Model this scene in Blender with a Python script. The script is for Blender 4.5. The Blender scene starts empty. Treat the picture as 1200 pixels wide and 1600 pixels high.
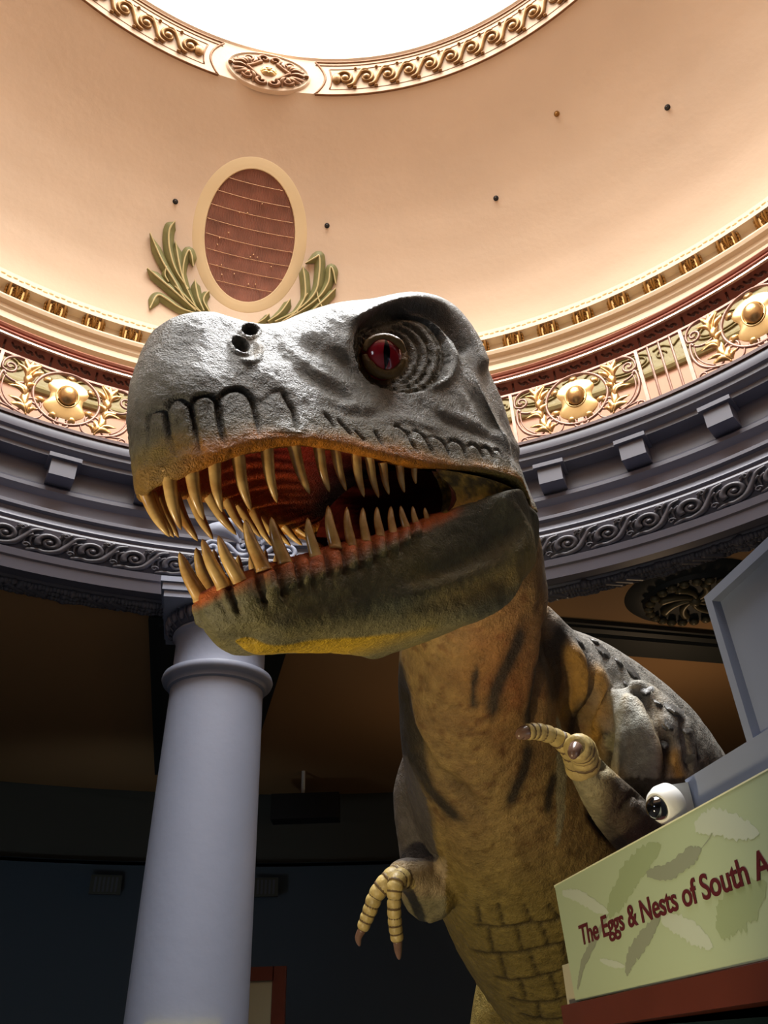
import bpy, math, random
import numpy as np
from mathutils import Vector, Matrix
sc = bpy.context.scene
col = sc.collection
PI = math.pi
random.seed(7); np.random.seed(7)

# ------------------------------------------------------------------ camera
F_PX = 1265.0; PITCH = math.radians(33.72); ROLL = math.radians(-1.88)
EYE = np.array([0, 0, 1.6])
_fw = np.array([0, math.cos(PITCH), math.sin(PITCH)]); _r = np.array([1., 0, 0]); _u = np.cross(_r, _fw)
CR = _r*math.cos(ROLL)+_u*math.sin(ROLL); CU = -_r*math.sin(ROLL)+_u*math.cos(ROLL); CF = _fw
cam_data = bpy.data.cameras.new('camera'); cam = bpy.data.objects.new('camera', cam_data); col.objects.link(cam)
cam_data.sensor_fit = 'VERTICAL'; cam_data.sensor_height = 36; cam_data.lens = 36*F_PX/1600
cam_data.clip_end = 200; cam_data.clip_start = .05
M = Matrix(((CR[0], CU[0], -CF[0], EYE[0]), (CR[1], CU[1], -CF[1], EYE[1]), (CR[2], CU[2], -CF[2], EYE[2]), (0, 0, 0, 1)))
cam.matrix_world = M
sc.camera = cam

# ------------------------------------------------------------------ light
AX = np.array([-.347, 1.574])                      # axis of the rotunda
world = bpy.data.worlds.new('overcast_sky'); sc.world = world; world.use_nodes = True
bg = world.node_tree.nodes['Background']; bg.inputs[0].default_value = (1, 1, 1, 1); bg.inputs[1].default_value = 2.6

def lamp(name, kind, loc, energy, color=(1, 1, 1), size=1.0, target=None, spot=None):
    d = bpy.data.lights.new(name, kind); d.energy = energy; d.color = color
    if kind == 'AREA': d.shape = 'DISK'; d.size = size
    elif kind in ('POINT', 'SPOT'): d.shadow_soft_size = size
    if spot: d.spot_size = math.radians(spot); d.spot_blend = .6
    o = bpy.data.objects.new(name, d); col.objects.link(o); o.location = loc
    if target is not None:
        v = Vector(target)-Vector(loc); o.rotation_euler = v.to_track_quat('-Z', 'Y').to_euler()
    return o
sky = lamp('skylight_daylight', 'AREA', (AX[0], AX[1], 16.6), 3500, (1, .985, .96), 10.0, target=(AX[0], AX[1], 0))
sky.data.spread = math.radians(180)
# added fill spots below the skylight: one brightens the head, one the back
lamp('top_fill_spot', 'SPOT', (AX[0]+2.0, AX[1]+1.6, 12.6), 3800, (.98, .99, 1), .3, target=(-.1, 1.9, 2.9), spot=30)
lamp('top_fill_spot', 'SPOT', (AX[0]+2.4, AX[1]-.6, 12.6), 1900, (.93, .97, 1), .3, target=(1.35, 3.3, 2.7), spot=22)
for k in range(10):                                  # added unseen point lights in the gallery that brighten the dome
    a = math.radians(36*k+12)
    lamp('dome_fill', 'POINT', (AX[0]+5.7*math.sin(a), AX[1]+5.7*math.cos(a), 8.9), 4.8, (1, .80, .66), .35)
lamp('aisle_lamp', 'POINT', (3.2, 8.6, 3.6), 24, (1, .68, .40), .15)
lamp('aisle_lamp', 'POINT', (0.8, 9.6, 3.6), 5, (1, .60, .32), .15)
lamp('unseen_uplight', 'SPOT', (-.9, 1.2, 1.0), 95, (1, .80, .46), .08, target=(.25, 2.6, 2.1), spot=75)  # unseen warm light added from below to brighten jaw and throat
lamp('unseen_uplight', 'SPOT', (-1.35, .75, 1.1), 85, (1, .86, .62), .06, target=(-.30, 1.52, 2.55), spot=34)  # added narrow fill from below for the lip and mouth
lamp('aisle_cool_fill', 'SPOT', (-3.2, 8.3, 2.3), 50, (.78, .90, 1), .2, target=(-4.2, 13.5, 1.9), spot=120)  # added cool spot that lifts the dark lower aisle wall
lamp('hall_fill', 'POINT', (-3.0, -1.5, 2.6), 60, (.80, .88, 1), .5)  # unseen cool fill light behind the viewer

sc.view_settings.view_transform = 'Standard'; sc.view_settings.look = 'None'
sc.view_settings.gamma = 1; sc.view_settings.use_curve_mapping = False
sc.view_settings.exposure = 0.0

# ------------------------------------------------------------------ helpers
def ray(x, y): return ((x-600)*CR-(y-800)*CU)/F_PX+CF
def at(x, y, d): return EYE+ray(x, y)*d
def proj(P):
    d = np.asarray(P, float)-EYE; z = d@CF
    return 600+F_PX*(d@CR)/z, 800-F_PX*(d@CU)/z
def lin(c):
    return tuple(((v/255)/12.92 if v/255 <= .04045 else (((v/255)+.055)/1.055)**2.4) for v in c)

def mat(name, rgb, rough=.6, metal=0, noise=None, bump=None, spec=.5, emit=None, coat=0):
    """rgb: sRGB 0-255. noise=(scale, amount) colour mottling; bump=(scale, distance[, detail])"""
    m = bpy.data.materials.new(name); m.use_nodes = True; nt = m.node_tree; b = nt.nodes['Principled BSDF']
    c = lin(rgb); b.inputs['Base Color'].default_value = (*c, 1)
    b.inputs['Roughness'].default_value = rough; b.inputs['Metallic'].default_value = metal
    b.inputs['Specular IOR Level'].default_value = spec
    if coat: b.inputs['Coat Weight'].default_value = coat; b.inputs['Coat Roughness'].default_value = .08
    tc = nt.nodes.new('ShaderNodeTexCoord')
    if noise:
        n = nt.nodes.new('ShaderNodeTexNoise'); n.inputs['Scale'].default_value = noise[0]; n.inputs['Detail'].default_value = 5
        nt.links.new(tc.outputs['Object'], n.inputs['Vector'])
        r = nt.nodes.new('ShaderNodeMix'); r.data_type = 'RGBA'; r.blend_type = 'MULTIPLY'
        rm = nt.nodes.new('ShaderNodeMapRange'); rm.inputs[1].default_value = .3; rm.inputs[2].default_value = .7
        rm.inputs[3].default_value = 1-noise[1]; rm.inputs[4].default_value = 1+noise[1]*.3
        nt.links.new(n.outputs['Fac'], rm.inputs[0]); r.inputs[0].default_value = 1
        r.inputs[6].default_value = (*c, 1); nt.links.new(rm.outputs[0], r.inputs[7]); nt.links.new(r.outputs[2], b.inputs['Base Color'])
    if bump:
        n = nt.nodes.new('ShaderNodeTexNoise'); n.inputs['Scale'].default_value = bump[0]; n.inputs['Detail'].default_value = bump[2] if len(bump) > 2 else 4
        nt.links.new(tc.outputs['Object'], n.inputs['Vector'])
        bp = nt.nodes.new('ShaderNodeBump'); bp.inputs['Distance'].default_value = bump[1]; bp.inputs['Strength'].default_value = 1
        nt.links.new(n.outputs['Fac'], bp.inputs['Height']); nt.links.new(bp.outputs[0], b.inputs['Normal'])
    if emit: b.inputs['Emission Color'].default_value = (*lin(emit[0]), 1); b.inputs['Emission Strength'].default_value = emit[1]
    return m

class MB:
    """collects shapes and links them as one mesh object"""
    def __init__(s): s.v = []; s.f = []; s.n = 0
    def add(s, v, f):
        v = np.asarray(v, float).reshape(-1, 3); s.v.append(v); s.f += [tuple(int(i)+s.n for i in q) for q in f]; s.n += len(v)
        return s
    def grid(s, P, closeu=False, closev=False):
        P = np.asarray(P, float); a, b = P.shape[:2]; f = []
        for i in range(a if closeu else a-1):
            for j in range(b if closev else b-1):
                i2 = (i+1) % a; j2 = (j+1) % b
                f.append((i*b+j, i2*b+j, i2*b+j2, i*b+j2))
        return s.add(P.reshape(-1, 3), f)
    def box(s, c, size, R=None):
        c = np.array(c, float); h = np.array(size, float)/2
        v = np.array([(x, y, z) for x in (-1, 1) for y in (-1, 1) for z in (-1, 1)])*h
        if R is not None: v = v@np.array(R)
        return s.add(v+c, [(0, 1, 3, 2), (4, 6, 7, 5), (0, 4, 5, 1), (2, 3, 7, 6), (0, 2, 6, 4), (1, 5, 7, 3)])
    def prism(s, poly, off):
        poly = np.asarray(poly, float); n = len(poly); off = np.asarray(off, float)
        v = np.vstack([poly, poly+off])
        return s.add(v, [tuple(range(n))[::-1], tuple(range(n, 2*n))]+[(i, (i+1) % n, (i+1) % n+n, i+n) for i in range(n)])
    def tube(s, pts, rad, sides=8, cap=True, flat=None):
        """swept round section; flat=(dir, k) squashes the section along dir"""
        pts = np.asarray(pts, float); n = len(pts); rad = np.broadcast_to(np.asarray(rad, float), (n,))
        T = np.gradient(pts, axis=0); T /= np.linalg.norm(T, axis=1)[:, None]+1e-12
        ref = np.array([0, 0, 1.]) if abs(T[0][2]) < .9 else np.array([1., 0, 0])
        A = ref-T[0]*(ref@T[0]); A /= np.linalg.norm(A); ring = []
        for i in range(n):
            A = A-T[i]*(A@T[i]); A /= np.linalg.norm(A)+1e-12; B = np.cross(T[i], A)
            t = np.linspace(0, 2*PI, sides, endpoint=False)
            o = (np.cos(t)[:, None]*A+np.sin(t)[:, None]*B)*rad[i]
            if flat is not None:
                d = np.asarray(flat[0], float); d = d/np.linalg.norm(d); o = o+np.outer(o@d, d)*(flat[1]-1)
            ring.append(pts[i]+o)
        P = np.array(ring); f = []
        for i in range(n-1):
            for j in range(sides): j2 = (j+1) % sides; f.append((i*sides+j, i*sides+j2, (i+1)*sides+j2, (i+1)*sides+j))
        if cap: f += [tuple(range(sides))[::-1], tuple((n-1)*sides+j for j in range(sides))]
        return s.add(P.reshape(-1, 3), f)
    def lathe(s, prof, segs=48, c=(0, 0, 0), a0=0, a1=2*PI, basis=None):
        prof = np.asarray(prof, float); full = abs(a1-a0-2*PI) < 1e-6
        t = np.linspace(a0, a1, segs, endpoint=not full)
        P = np.array([[(r*math.sin(a), r*math.cos(a), z) for (r, z) in prof] for a in t])
        if basis is not None: P = P@np.array(basis)
        return s.grid(P+np.array(c), closeu=full)
    def ball(s, c, r, n=12):
        r = np.broadcast_to(np.asarray(r, float), (3,)); t = np.linspace(0, PI, n); p = np.linspace(0, 2*PI, 2*n, endpoint=False)
        P = np.array([[(math.sin(a)*math.cos(b), math.sin(a)*math.sin(b), math.cos(a)) for b in p] for a in t])*r+np.array(c)
        return s.grid(P, closev=True)
    def mapped(s, fn):
        V = np.vstack(s.v); s.v = [fn(V)]; return s
    def build(s, name, m, parent=None, smooth=True, loc=None, angle=40):
        me = bpy.data.meshes.new(name); V = np.vstack(s.v)
        if loc is not None: V = V-np.array(loc)
        me.from_pydata(V.tolist(), [], s.f)
        me.validate(); me.update()
        if smooth: smooth_mesh(me, angle)
        me.materials.append(m); o = bpy.data.objects.new(name, me); col.objects.link(o)
        if loc is not None: o.location = loc
        if parent is not None: o.parent = parent; o.matrix_parent_inverse = Matrix.Identity(4); o.location = Vector(o.location)-Vector(wloc(parent))
        return o
def wloc(o):
    p = Vector(o.location); q = o.parent
    while q is not None: p = p+Vector(q.location); q = q.parent
    return p
def smooth_mesh(me, angle=40):
    n = len(me.polygons); me.polygons.foreach_set('use_smooth', [True]*n)
    if angle < 180:
        import bmesh
        bm = bmesh.new(); bm.from_mesh(me); bmesh.ops.recalc_face_normals(bm, faces=bm.faces)
        th = math.radians(angle)
        for e in bm.edges:
            e.smooth = (len(e.link_faces) != 2) or e.calc_face_angle(0) < th
        bm.to_mesh(me); bm.free()
def tag(o, label=None, cat=None, group=None, kind=None):
    if label: o['label'] = label
    if cat: o['category'] = cat
    if group: o['group'] = group
    if kind: o['kind'] = kind
    return o
def empty(name, loc, label=None, cat=None, group=None):
    o = bpy.data.objects.new(name, None); col.objects.link(o); o.location = tuple(loc); o.empty_display_size = .1
    return tag(o, label, cat, group)
def copy_tree(o, parent=None):
    c = o.copy(); col.objects.link(c)
    if parent is not None: c.parent = parent
    for ch in [x for x in list(bpy.data.objects) if x.parent == o]: copy_tree(ch, c)
    return c
def az_pt(R, deg, z): a = math.radians(deg); return np.array([AX[0]+R*math.sin(a), AX[1]+R*math.cos(a), z])
def cyl(R, az0, z0=0):
    """local (s along the ring, z up, n towards the axis) -> world"""
    def fn(V):
        a = math.radians(az0)+V[:, 0]/R; r = R-V[:, 2]
        return np.stack([AX[0]+r*np.sin(a), AX[1]+r*np.cos(a), V[:, 1]+z0], 1)
    return fn
def catmull(P, k=8):
    P = np.asarray(P, float); n = len(P); Q = np.vstack([2*P[0]-P[1], P, 2*P[-1]-P[-2]]); out = []
    for i in range(n-1):
        a, b, c, d = Q[i:i+4]
        for t in np.linspace(0, 1, k, endpoint=False):
            out.append(.5*((2*b)+(c-a)*t+(2*a-5*b+4*c-d)*t*t+(-a+3*b-3*c+d)*t**3))
    out.append(P[-1]); return np.array(out)
def spiral(cx, cy, r0, r1, a0, a1, n=28):
    a = np.radians(np.linspace(a0, a1, n)); r = np.linspace(r0, r1, n)
    return np.stack([cx+r*np.cos(a), cy+r*np.sin(a)], 1)
def p3(P, n=0.0): P = np.asarray(P, float); return np.column_stack([P, np.full(len(P), n)])
def leaf(mb, p, q, w, bend=0, n=.0, th=.012, k=10):
    """a plump gilded leaf blade from p to q in (s, z), bulging towards the viewer"""
    p = np.array(p, float); q = np.array(q, float); d = q-p; L = np.linalg.norm(d); e = np.array([-d[1], d[0]])/L
    rows = []
    for t in np.linspace(0, 1, k):
        c = p+d*t+e*bend*math.sin(PI*t)*L; hw = w*(math.sin(PI*min(1, t*.93+.05))**.7)*(.55+.75*t)*.75
        rows.append([(*(c+e*hw*x), n+th*(1-x*x)*1.6*math.sin(PI*min(.97, t+.05))-.004*(abs(x) < .2)) for x in np.linspace(-1, 1, 7)])
    mb.grid(np.array(rows))

# ------------------------------------------------------------------ building materials
M_DOME = mat('dome_plaster', (214, 188, 160), .75, noise=(.9, .06), bump=(9, .004))
M_CREAM = mat('cream_paint', (224, 204, 170), .6)
M_CREAM2 = mat('cream_relief_paint', (226, 203, 156), .6, bump=(30, .01))
M_PEACH = mat('peach_wall_paint', (214, 170, 142), .7)
M_OLIVE = mat('olive_gold_paint', (140, 126, 78), .5, metal=.15, bump=(22, .006))
M_GOLD = mat('gilding', (204, 164, 108), .34, metal=.75, noise=(9, .25), bump=(40, .002))
M_GOLDW = mat('pale_gilding', (226, 192, 130), .33, metal=.6, noise=(6, .2))
M_BRONZE = mat('dome_ornament_bronze', (128, 88, 56), .42, metal=.45, noise=(12, .3))
M_BLOCK = mat('antique_gold', (158, 112, 50), .42, metal=.55, noise=(15, .35))
M_IRON = mat('rose_bronze_iron', (176, 138, 122), .36, metal=.5, noise=(14, .2))
M_RAIL = mat('mahogany_rail', (150, 84, 62), .32, noise=(7, .15), coat=.3)
M_RAILD = mat('dark_mahogany', (78, 38, 28), .4)
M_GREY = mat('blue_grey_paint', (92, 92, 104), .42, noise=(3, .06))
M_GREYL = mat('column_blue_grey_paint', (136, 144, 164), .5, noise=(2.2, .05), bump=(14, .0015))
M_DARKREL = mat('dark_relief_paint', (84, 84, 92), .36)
M_CEIL = mat('aisle_ceiling_plaster', (168, 130, 86), .8)
M_AISLE_U = mat('aisle_wall_upper', (66, 68, 62), .8)
M_AISLE_L = mat('aisle_wall_teal', (58, 72, 84), .7)
M_BEAM = mat('aisle_beam_paint', (36, 40, 38), .6)
M_WHITE = mat('white_plastic', (225, 225, 222), .4)
M_BLACK = mat('black_plastic', (18, 18, 20), .4)

def ring(name, prof, m, segs=220, angle=30):
    o = MB().lathe(prof, segs, (AX[0], AX[1], 0)).build(name, m, angle=angle); tag(o, kind='structure'); return o
def az_of(x, y, R):
    d = ray(x, y); a = d[0]**2+d[1]**2; b = -2*(d[0]*AX[0]+d[1]*AX[1]); c = AX@AX-R*R
    t = (-b+math.sqrt(b*b-4*a*c))/2/a; P = EYE+t*d
    return math.degrees(math.atan2(P[0]-AX[0], P[1]-AX[1])), P[2]

# floor, aisle, walls
o = MB().lathe([(0, 0), (12.4, 0), (12.4, -.1), (0, -.1)], 96, (AX[0], AX[1], 0)).build('floor', mat('floor_carpet', (52, 50, 52), .9, noise=(20, .2)), angle=20); tag(o, kind='structure')
ring('wall_back', [(12.0, 4.1), (12.3, 4.1), (12.3, 0), (12.0, 0)][::-1], M_AISLE_L, 120)
ring('wall_back_upper', [(12.05, 5.25), (12.3, 5.25), (12.3, 4.1), (12.05, 4.1)], M_AISLE_U, 120)
ring('ceiling_aisle', [(5.70, 5.19), (12.2, 5.19), (12.2, 5.35), (5.70, 5.35)], M_CEIL, 160)
ring('floor_gallery', [(5.5, 6.70), (6.9, 6.70), (6.9, 6.77), (5.5, 6.77)], M_RAILD, 160)
ring('wall_gallery', [(6.75, 9.9), (6.72, 9.0), (6.72, 6.7), (6.95, 6.7), (6.95, 9.9)], M_PEACH, 200)
PZ = [9.85, 10.2, 10.7, 11.2, 11.7, 12.1, 12.4, 12.67]; PR = [6.73, 6.71, 6.55, 6.25, 5.85, 5.42, 5.02, 4.62]
zz = np.linspace(9.8, 12.67, 48); dome_prof = [(float(np.interp(z, PZ, PR)), float(z)) for z in zz]
for _ in range(6):
    dome_prof = [dome_prof[0]]+[((dome_prof[i-1][0]+2*dome_prof[i][0]+dome_prof[i+1][0])/4, dome_prof[i][1]) for i in range(1, len(dome_prof)-1)]+[dome_prof[-1]]
PZ2 = [p[1] for p in dome_prof]; PR2 = [p[0] for p in dome_prof]
ring('ceiling', dome_prof+[(4.56, 12.70), (4.37, 13.20), (4.34, 13.22), (4.34, 13.30), (4.36, 13.42), (5.2, 13.42), (7.0, 12.0), (7.1, 9.8)], M_DOME, 240, 35)

# gallery crown cornice, under the dome
ring('trim_1', [(6.73, 9.92), (6.67, 9.90), (6.66, 9.86), (6.63, 9.84), (6.62, 9.80), (6.60, 9.79), (6.60, 9.72), (6.57, 9.70), (6.56, 9.66), (6.50, 9.62), (6.49, 9.60), (6.49, 9.56), (6.62, 9.55), (6.62, 9.36),
                (6.50, 9.35), (6.48, 9.31), (6.50, 9.27), (6.56, 9.25), (6.57, 9.20), (6.60, 9.17), (6.60, 9.08), (6.66, 9.05), (6.70, 8.98), (6.73, 8.9)], M_CREAM, 240)
# twisted relief cord on the cornice
mb = MB()
for k in range(560):
    mb.ball((k*2*PI*6.58/560, 9.755+.006*(-1)**k, .0), (.034, .016, .014), 4)
o = mb.mapped(cyl(6.60, -180)).build('trim_2', M_CREAM2, angle=180); tag(o, kind='structure')
# olive-gold painted frieze band on the gallery wall
ring('trim_3', [(6.725, 8.78), (6.68, 8.77), (6.68, 8.73), (6.70, 8.72), (6.70, 8.34), (6.68, 8.33), (6.66, 8.28), (6.68, 8.24), (6.725, 8.23)], M_OLIVE, 200)
mb = MB()
for k in range(-6, 8):
    s0 = (k*9.8+1)*PI/180*6.7
    for j in range(2):
        t = np.linspace(0, 2*PI, 33); mb.tube(np.column_stack([s0+(.30-.06*j)*np.cos(t), 8.53+(.13-.04*j)*np.sin(t), .012+0*t]), .012, 6, False)
    for sg in (-1, 1):
        mb.tube(p3(spiral(s0+sg*.42, 8.50, .07, .015, 0, 400*sg), .01), .012, 6)
        mb.tube(p3(catmull([(s0+sg*.34, 8.60), (s0+sg*.46, 8.63), (s0+sg*.56, 8.56)]), .01), .012, 6)
o = mb.mapped(cyl(6.70, 0)).build('trim_4', M_OLIVE, angle=180); tag(o, kind='structure')
# gallery entablature, blue-grey
ring('trim_5', [(5.66, 6.78), (5.36, 6.78), (5.35, 6.74), (5.36, 6.68), (5.39, 6.66), (5.39, 6.62), (5.41, 6.60), (5.46, 6.58), (5.46, 6.53), (5.62, 6.52), (5.62, 6.30), (5.60, 6.28), (5.57, 6.25), (5.57, 6.21),
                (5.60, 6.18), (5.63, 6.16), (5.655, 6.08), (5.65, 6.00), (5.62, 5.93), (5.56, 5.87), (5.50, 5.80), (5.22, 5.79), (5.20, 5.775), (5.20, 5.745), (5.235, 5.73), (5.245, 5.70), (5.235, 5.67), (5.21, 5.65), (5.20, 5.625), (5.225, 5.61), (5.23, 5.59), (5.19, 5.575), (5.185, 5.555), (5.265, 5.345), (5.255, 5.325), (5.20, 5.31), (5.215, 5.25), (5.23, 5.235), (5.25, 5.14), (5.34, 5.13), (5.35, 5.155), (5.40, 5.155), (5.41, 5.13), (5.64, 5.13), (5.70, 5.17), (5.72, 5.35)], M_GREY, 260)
# scrolling leaf relief, one wave every 4.09 degrees
def wave_unit(mb, s0):
    W = 5.1*math.radians(4.09)
    c = spiral(s0+.12, .16, .105, .018, 215, -330, 34)
    mb.tube(p3(c, .02), np.linspace(.034, .014, 34), 7)
    mb.ball((s0+.12, .16, .03), (.03, .03, .022), 6)
    mb.tube(p3(catmull([(s0-.06, .02), (s0+.03, .04), (s0+.10, .03), (s0+.20, .07), (s0+.27, .17), (s0+.33, .27), (s0+.41, .30)]), .015), np.concatenate([np.linspace(.02, .036, 25), np.linspace(.036, .016, 24)]), 7)
    for j, (a, b) in enumerate((((.20, .10), (.23, .30)), ((.24, .10), (.29, .31)), ((.28, .08), (.34, .22)), ((.33, .10), (.39, .22)))):
        mb.tube(p3(catmull([(s0+a[0], a[1]), (s0+(a[0]+b[0])/2-.03, (a[1]+b[1])/2+.02), (s0+b[0], b[1])]), .02), np.linspace(.008, .024, 17), 6)
    mb.tube(p3(spiral(s0+.235, .275, .035, .008, 180, -200, 14), .03), .011, 6)
    mb.tube(p3(spiral(s0+.30, .07, .035, .008, 0, 380, 14), .03), .011, 6)
    return W
def slope_map(V):                                   # along the sloping face of the entablature
    v = V[:, 1]/.33; R = 5.26+(5.18-5.26)*v-V[:, 2]*.93; z = 5.34+.215*v-V[:, 2]*.36
    a = V[:, 0]/5.1
    return np.stack([AX[0]+R*np.sin(a), AX[1]+R*np.cos(a), z], 1)
mb = MB()
for k in range(-18, 16):
    a0 = 22.84-1.3+4.09*k
    wave_unit(mb, math.radians(a0)*5.1)
o = mb.mapped(slope_map).build('trim_6', M_DARKREL, angle=180); tag(o, kind='structure')
# fruit and leaf garland under the soffit
mb = MB(); rr = random.Random(3)
for k in range(-150, 160):
    a = math.radians(k*.33); j = k % 22
    for q in range(3):
        R = 5.52+(q-1)*.075+rr.uniform(-.01, .01); r = rr.uniform(.028, .04)*(1.35 if j in (4, 5, 6, 7) else 1)
        mb.ball((AX[0]+R*math.sin(a), AX[1]+R*math.cos(a), 5.12), (r, r, r), 5)
    if j in (10, 13, 16):
        t = np.linspace(a, a+.03, 8); mb.tube(np.column_stack([AX[0]+(5.45+4*(t-a))*np.sin(t), AX[1]+(5.45+4*(t-a))*np.cos(t), 5.11+0*t]), .04, 6)
o = mb.build('trim_7', M_DARKREL, angle=180); tag(o, kind='structure')

# entablature blocks (one every 8.85 degrees)
proto = None
for k in range(-8, 6):
    a0 = 22.0+8.75*k
    if not -45 < a0 < 45: continue
    if proto is None:
        mb = MB(); w = .125
        mb.box((0, 6.40, .09), (2*w, .20, .24)); mb.box((0, 6.505, .10), (2*w+.07, .045, .29))
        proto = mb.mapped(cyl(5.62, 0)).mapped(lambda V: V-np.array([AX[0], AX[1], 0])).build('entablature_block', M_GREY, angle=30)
        o = proto
    else:
        o = proto.copy(); col.objects.link(o)
    o.location = (AX[0], AX[1], 0); o.rotation_euler = (0, 0, -math.radians(a0))
    if a0 < -22: lb = {0: 'blue-grey square block under the gallery edge, nearest the snout on its left', 1: 'blue-grey square block under the gallery edge, further left than the one by the snout'}.get(round((-30.5-a0)/8.75), 'blue-grey square block under the gallery edge beyond the left of the view')
    elif a0 > 19: lb = 'blue-grey square block under the gallery edge, %s' % {0: 'touching the back of the model head', 1: 'second to the right of the model head', 2: 'third to the right, under the plain bars'}.get(round((a0-22.0)/8.75), 'beyond the right of the view')
    else: lb = 'blue-grey square block under the gallery edge, in the row hidden behind the model head'
    tag(o, lb, 'block', 'grey blocks under the gallery edge')

# gilded blocks on the crown cornice (one every 4.115 degrees)
mb = MB()
mb.box((0, 9.46, .035), (.30, .16, .07))
for sg in (-1, 1):
    mb.tube([(sg*.155, 9.365, .07), (sg*.165, 9.40, .095), (sg*.165, 9.52, .095), (sg*.155, 9.555, .07)], .030, 8)
    mb.tube(p3(spiral(sg*.065, 9.50, .045, .01, 90, 90+sg*430), .085), .014, 6)
    mb.tube(p3(spiral(sg*.07, 9.41, .035, .01, -90, -90-sg*400), .085), .014, 6)
    for z in (9.40, 9.46, 9.52): mb.ball((sg*.215, z, .05), (.03, .032, .03), 6)
    mb.tube([(sg*.01, 9.37, .08), (sg*.03, 9.46, .105), (sg*.02, 9.55, .08)], [.016, .026, .016], 7)
mb.mapped(lambda V: V*np.array([.60, 1, 1.3]))
proto = mb.mapped(cyl(6.62, 0)).mapped(lambda V: V-np.array([AX[0], AX[1], 0])).build('gilded_block', M_BLOCK, angle=50)
first = True
for k in range(-11, 13):
    a0 = -1.43+4.115*k
    o = proto if first else proto.copy()
    if not first: col.objects.link(o)
    first = False
    o.location = (AX[0], AX[1], 0); o.rotation_euler = (0, 0, -math.radians(a0))
    NTH = ['nearest', 'second', 'third', 'fourth', 'fifth', 'sixth', 'seventh', 'eighth', 'ninth', 'tenth']
    if a0 < -24: lb = 'carved antique-gold block in the cream cornice, %s left of the snout' % NTH[int(round((-26.1-a0)/4.115))]
    elif a0 > 17: lb = 'carved antique-gold block in the cream cornice, %s right of the brow' % NTH[int(round((a0-19.1)/4.115))]
    else: lb = 'carved antique-gold cornice block, one of those hidden behind the model head'
    tag(o, lb, 'ornament', 'gilded cornice blocks')

# ------------------------------------------------------------------ balustrade
ring('trim_8', [(5.34, 6.79), (5.34, 6.825), (5.46, 6.825), (5.46, 6.79)], M_RAILD, 220)
hr = empty('handrail', az_pt(5.42, 0, 6.8), 'curved mahogany handrail running round the gallery on top of the ironwork', 'handrail')
MB().lathe([(5.56, 7.82), (5.40, 7.86), (5.33, 7.84), (5.30, 7.80), (5.31, 7.775), (5.335, 7.77), (5.335, 7.755), (5.305, 7.745), (5.295, 7.72), (5.31, 7.70), (5.33, 7.695), (5.33, 7.68), (5.56, 7.68)], 240, (AX[0], AX[1], 0)).build('rail_cap', M_RAIL, hr, angle=50)
MB().lathe([(5.325, 7.694), (5.300, 7.690), (5.298, 7.672), (5.325, 7.668)], 240, (AX[0], AX[1], 0)).build('highlight_strip', M_WHITE and mat('rail_highlight', (230, 205, 180), .25, metal=.7), hr)  # pale strip standing in for the highlight along the handrail
MB().lathe([(5.385, 7.545), (5.385, 7.520), (5.42, 7.520), (5.42, 7.545)], 240, (AX[0], AX[1], 0)).build('lower_rod', M_IRON, hr)
MB().lathe([(5.37, 6.845), (5.37, 6.820), (5.43, 6.820), (5.43, 6.845)], 240, (AX[0], AX[1], 0)).build('bottom_rod', M_IRON, hr)
mb = MB()
for k in range(-36, 44):
    s0 = 5.42*math.radians(k*1.22)
    if k % 4 == 0: mb.tube([(s0, 7.54, 0), (s0, 7.69, 0)], .012, 6)
    else:
        mb.tube(p3(catmull([(s0-.05, 7.68), (s0-.02, 7.64), (s0+.02, 7.66), (s0+.05, 7.62)], 4)), .012, 5); mb.ball((s0, 7.64, 0), .022, 5)
mb.mapped(cyl(5.40, 0)).build('cresting', M_RAILD, hr, angle=180)

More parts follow.
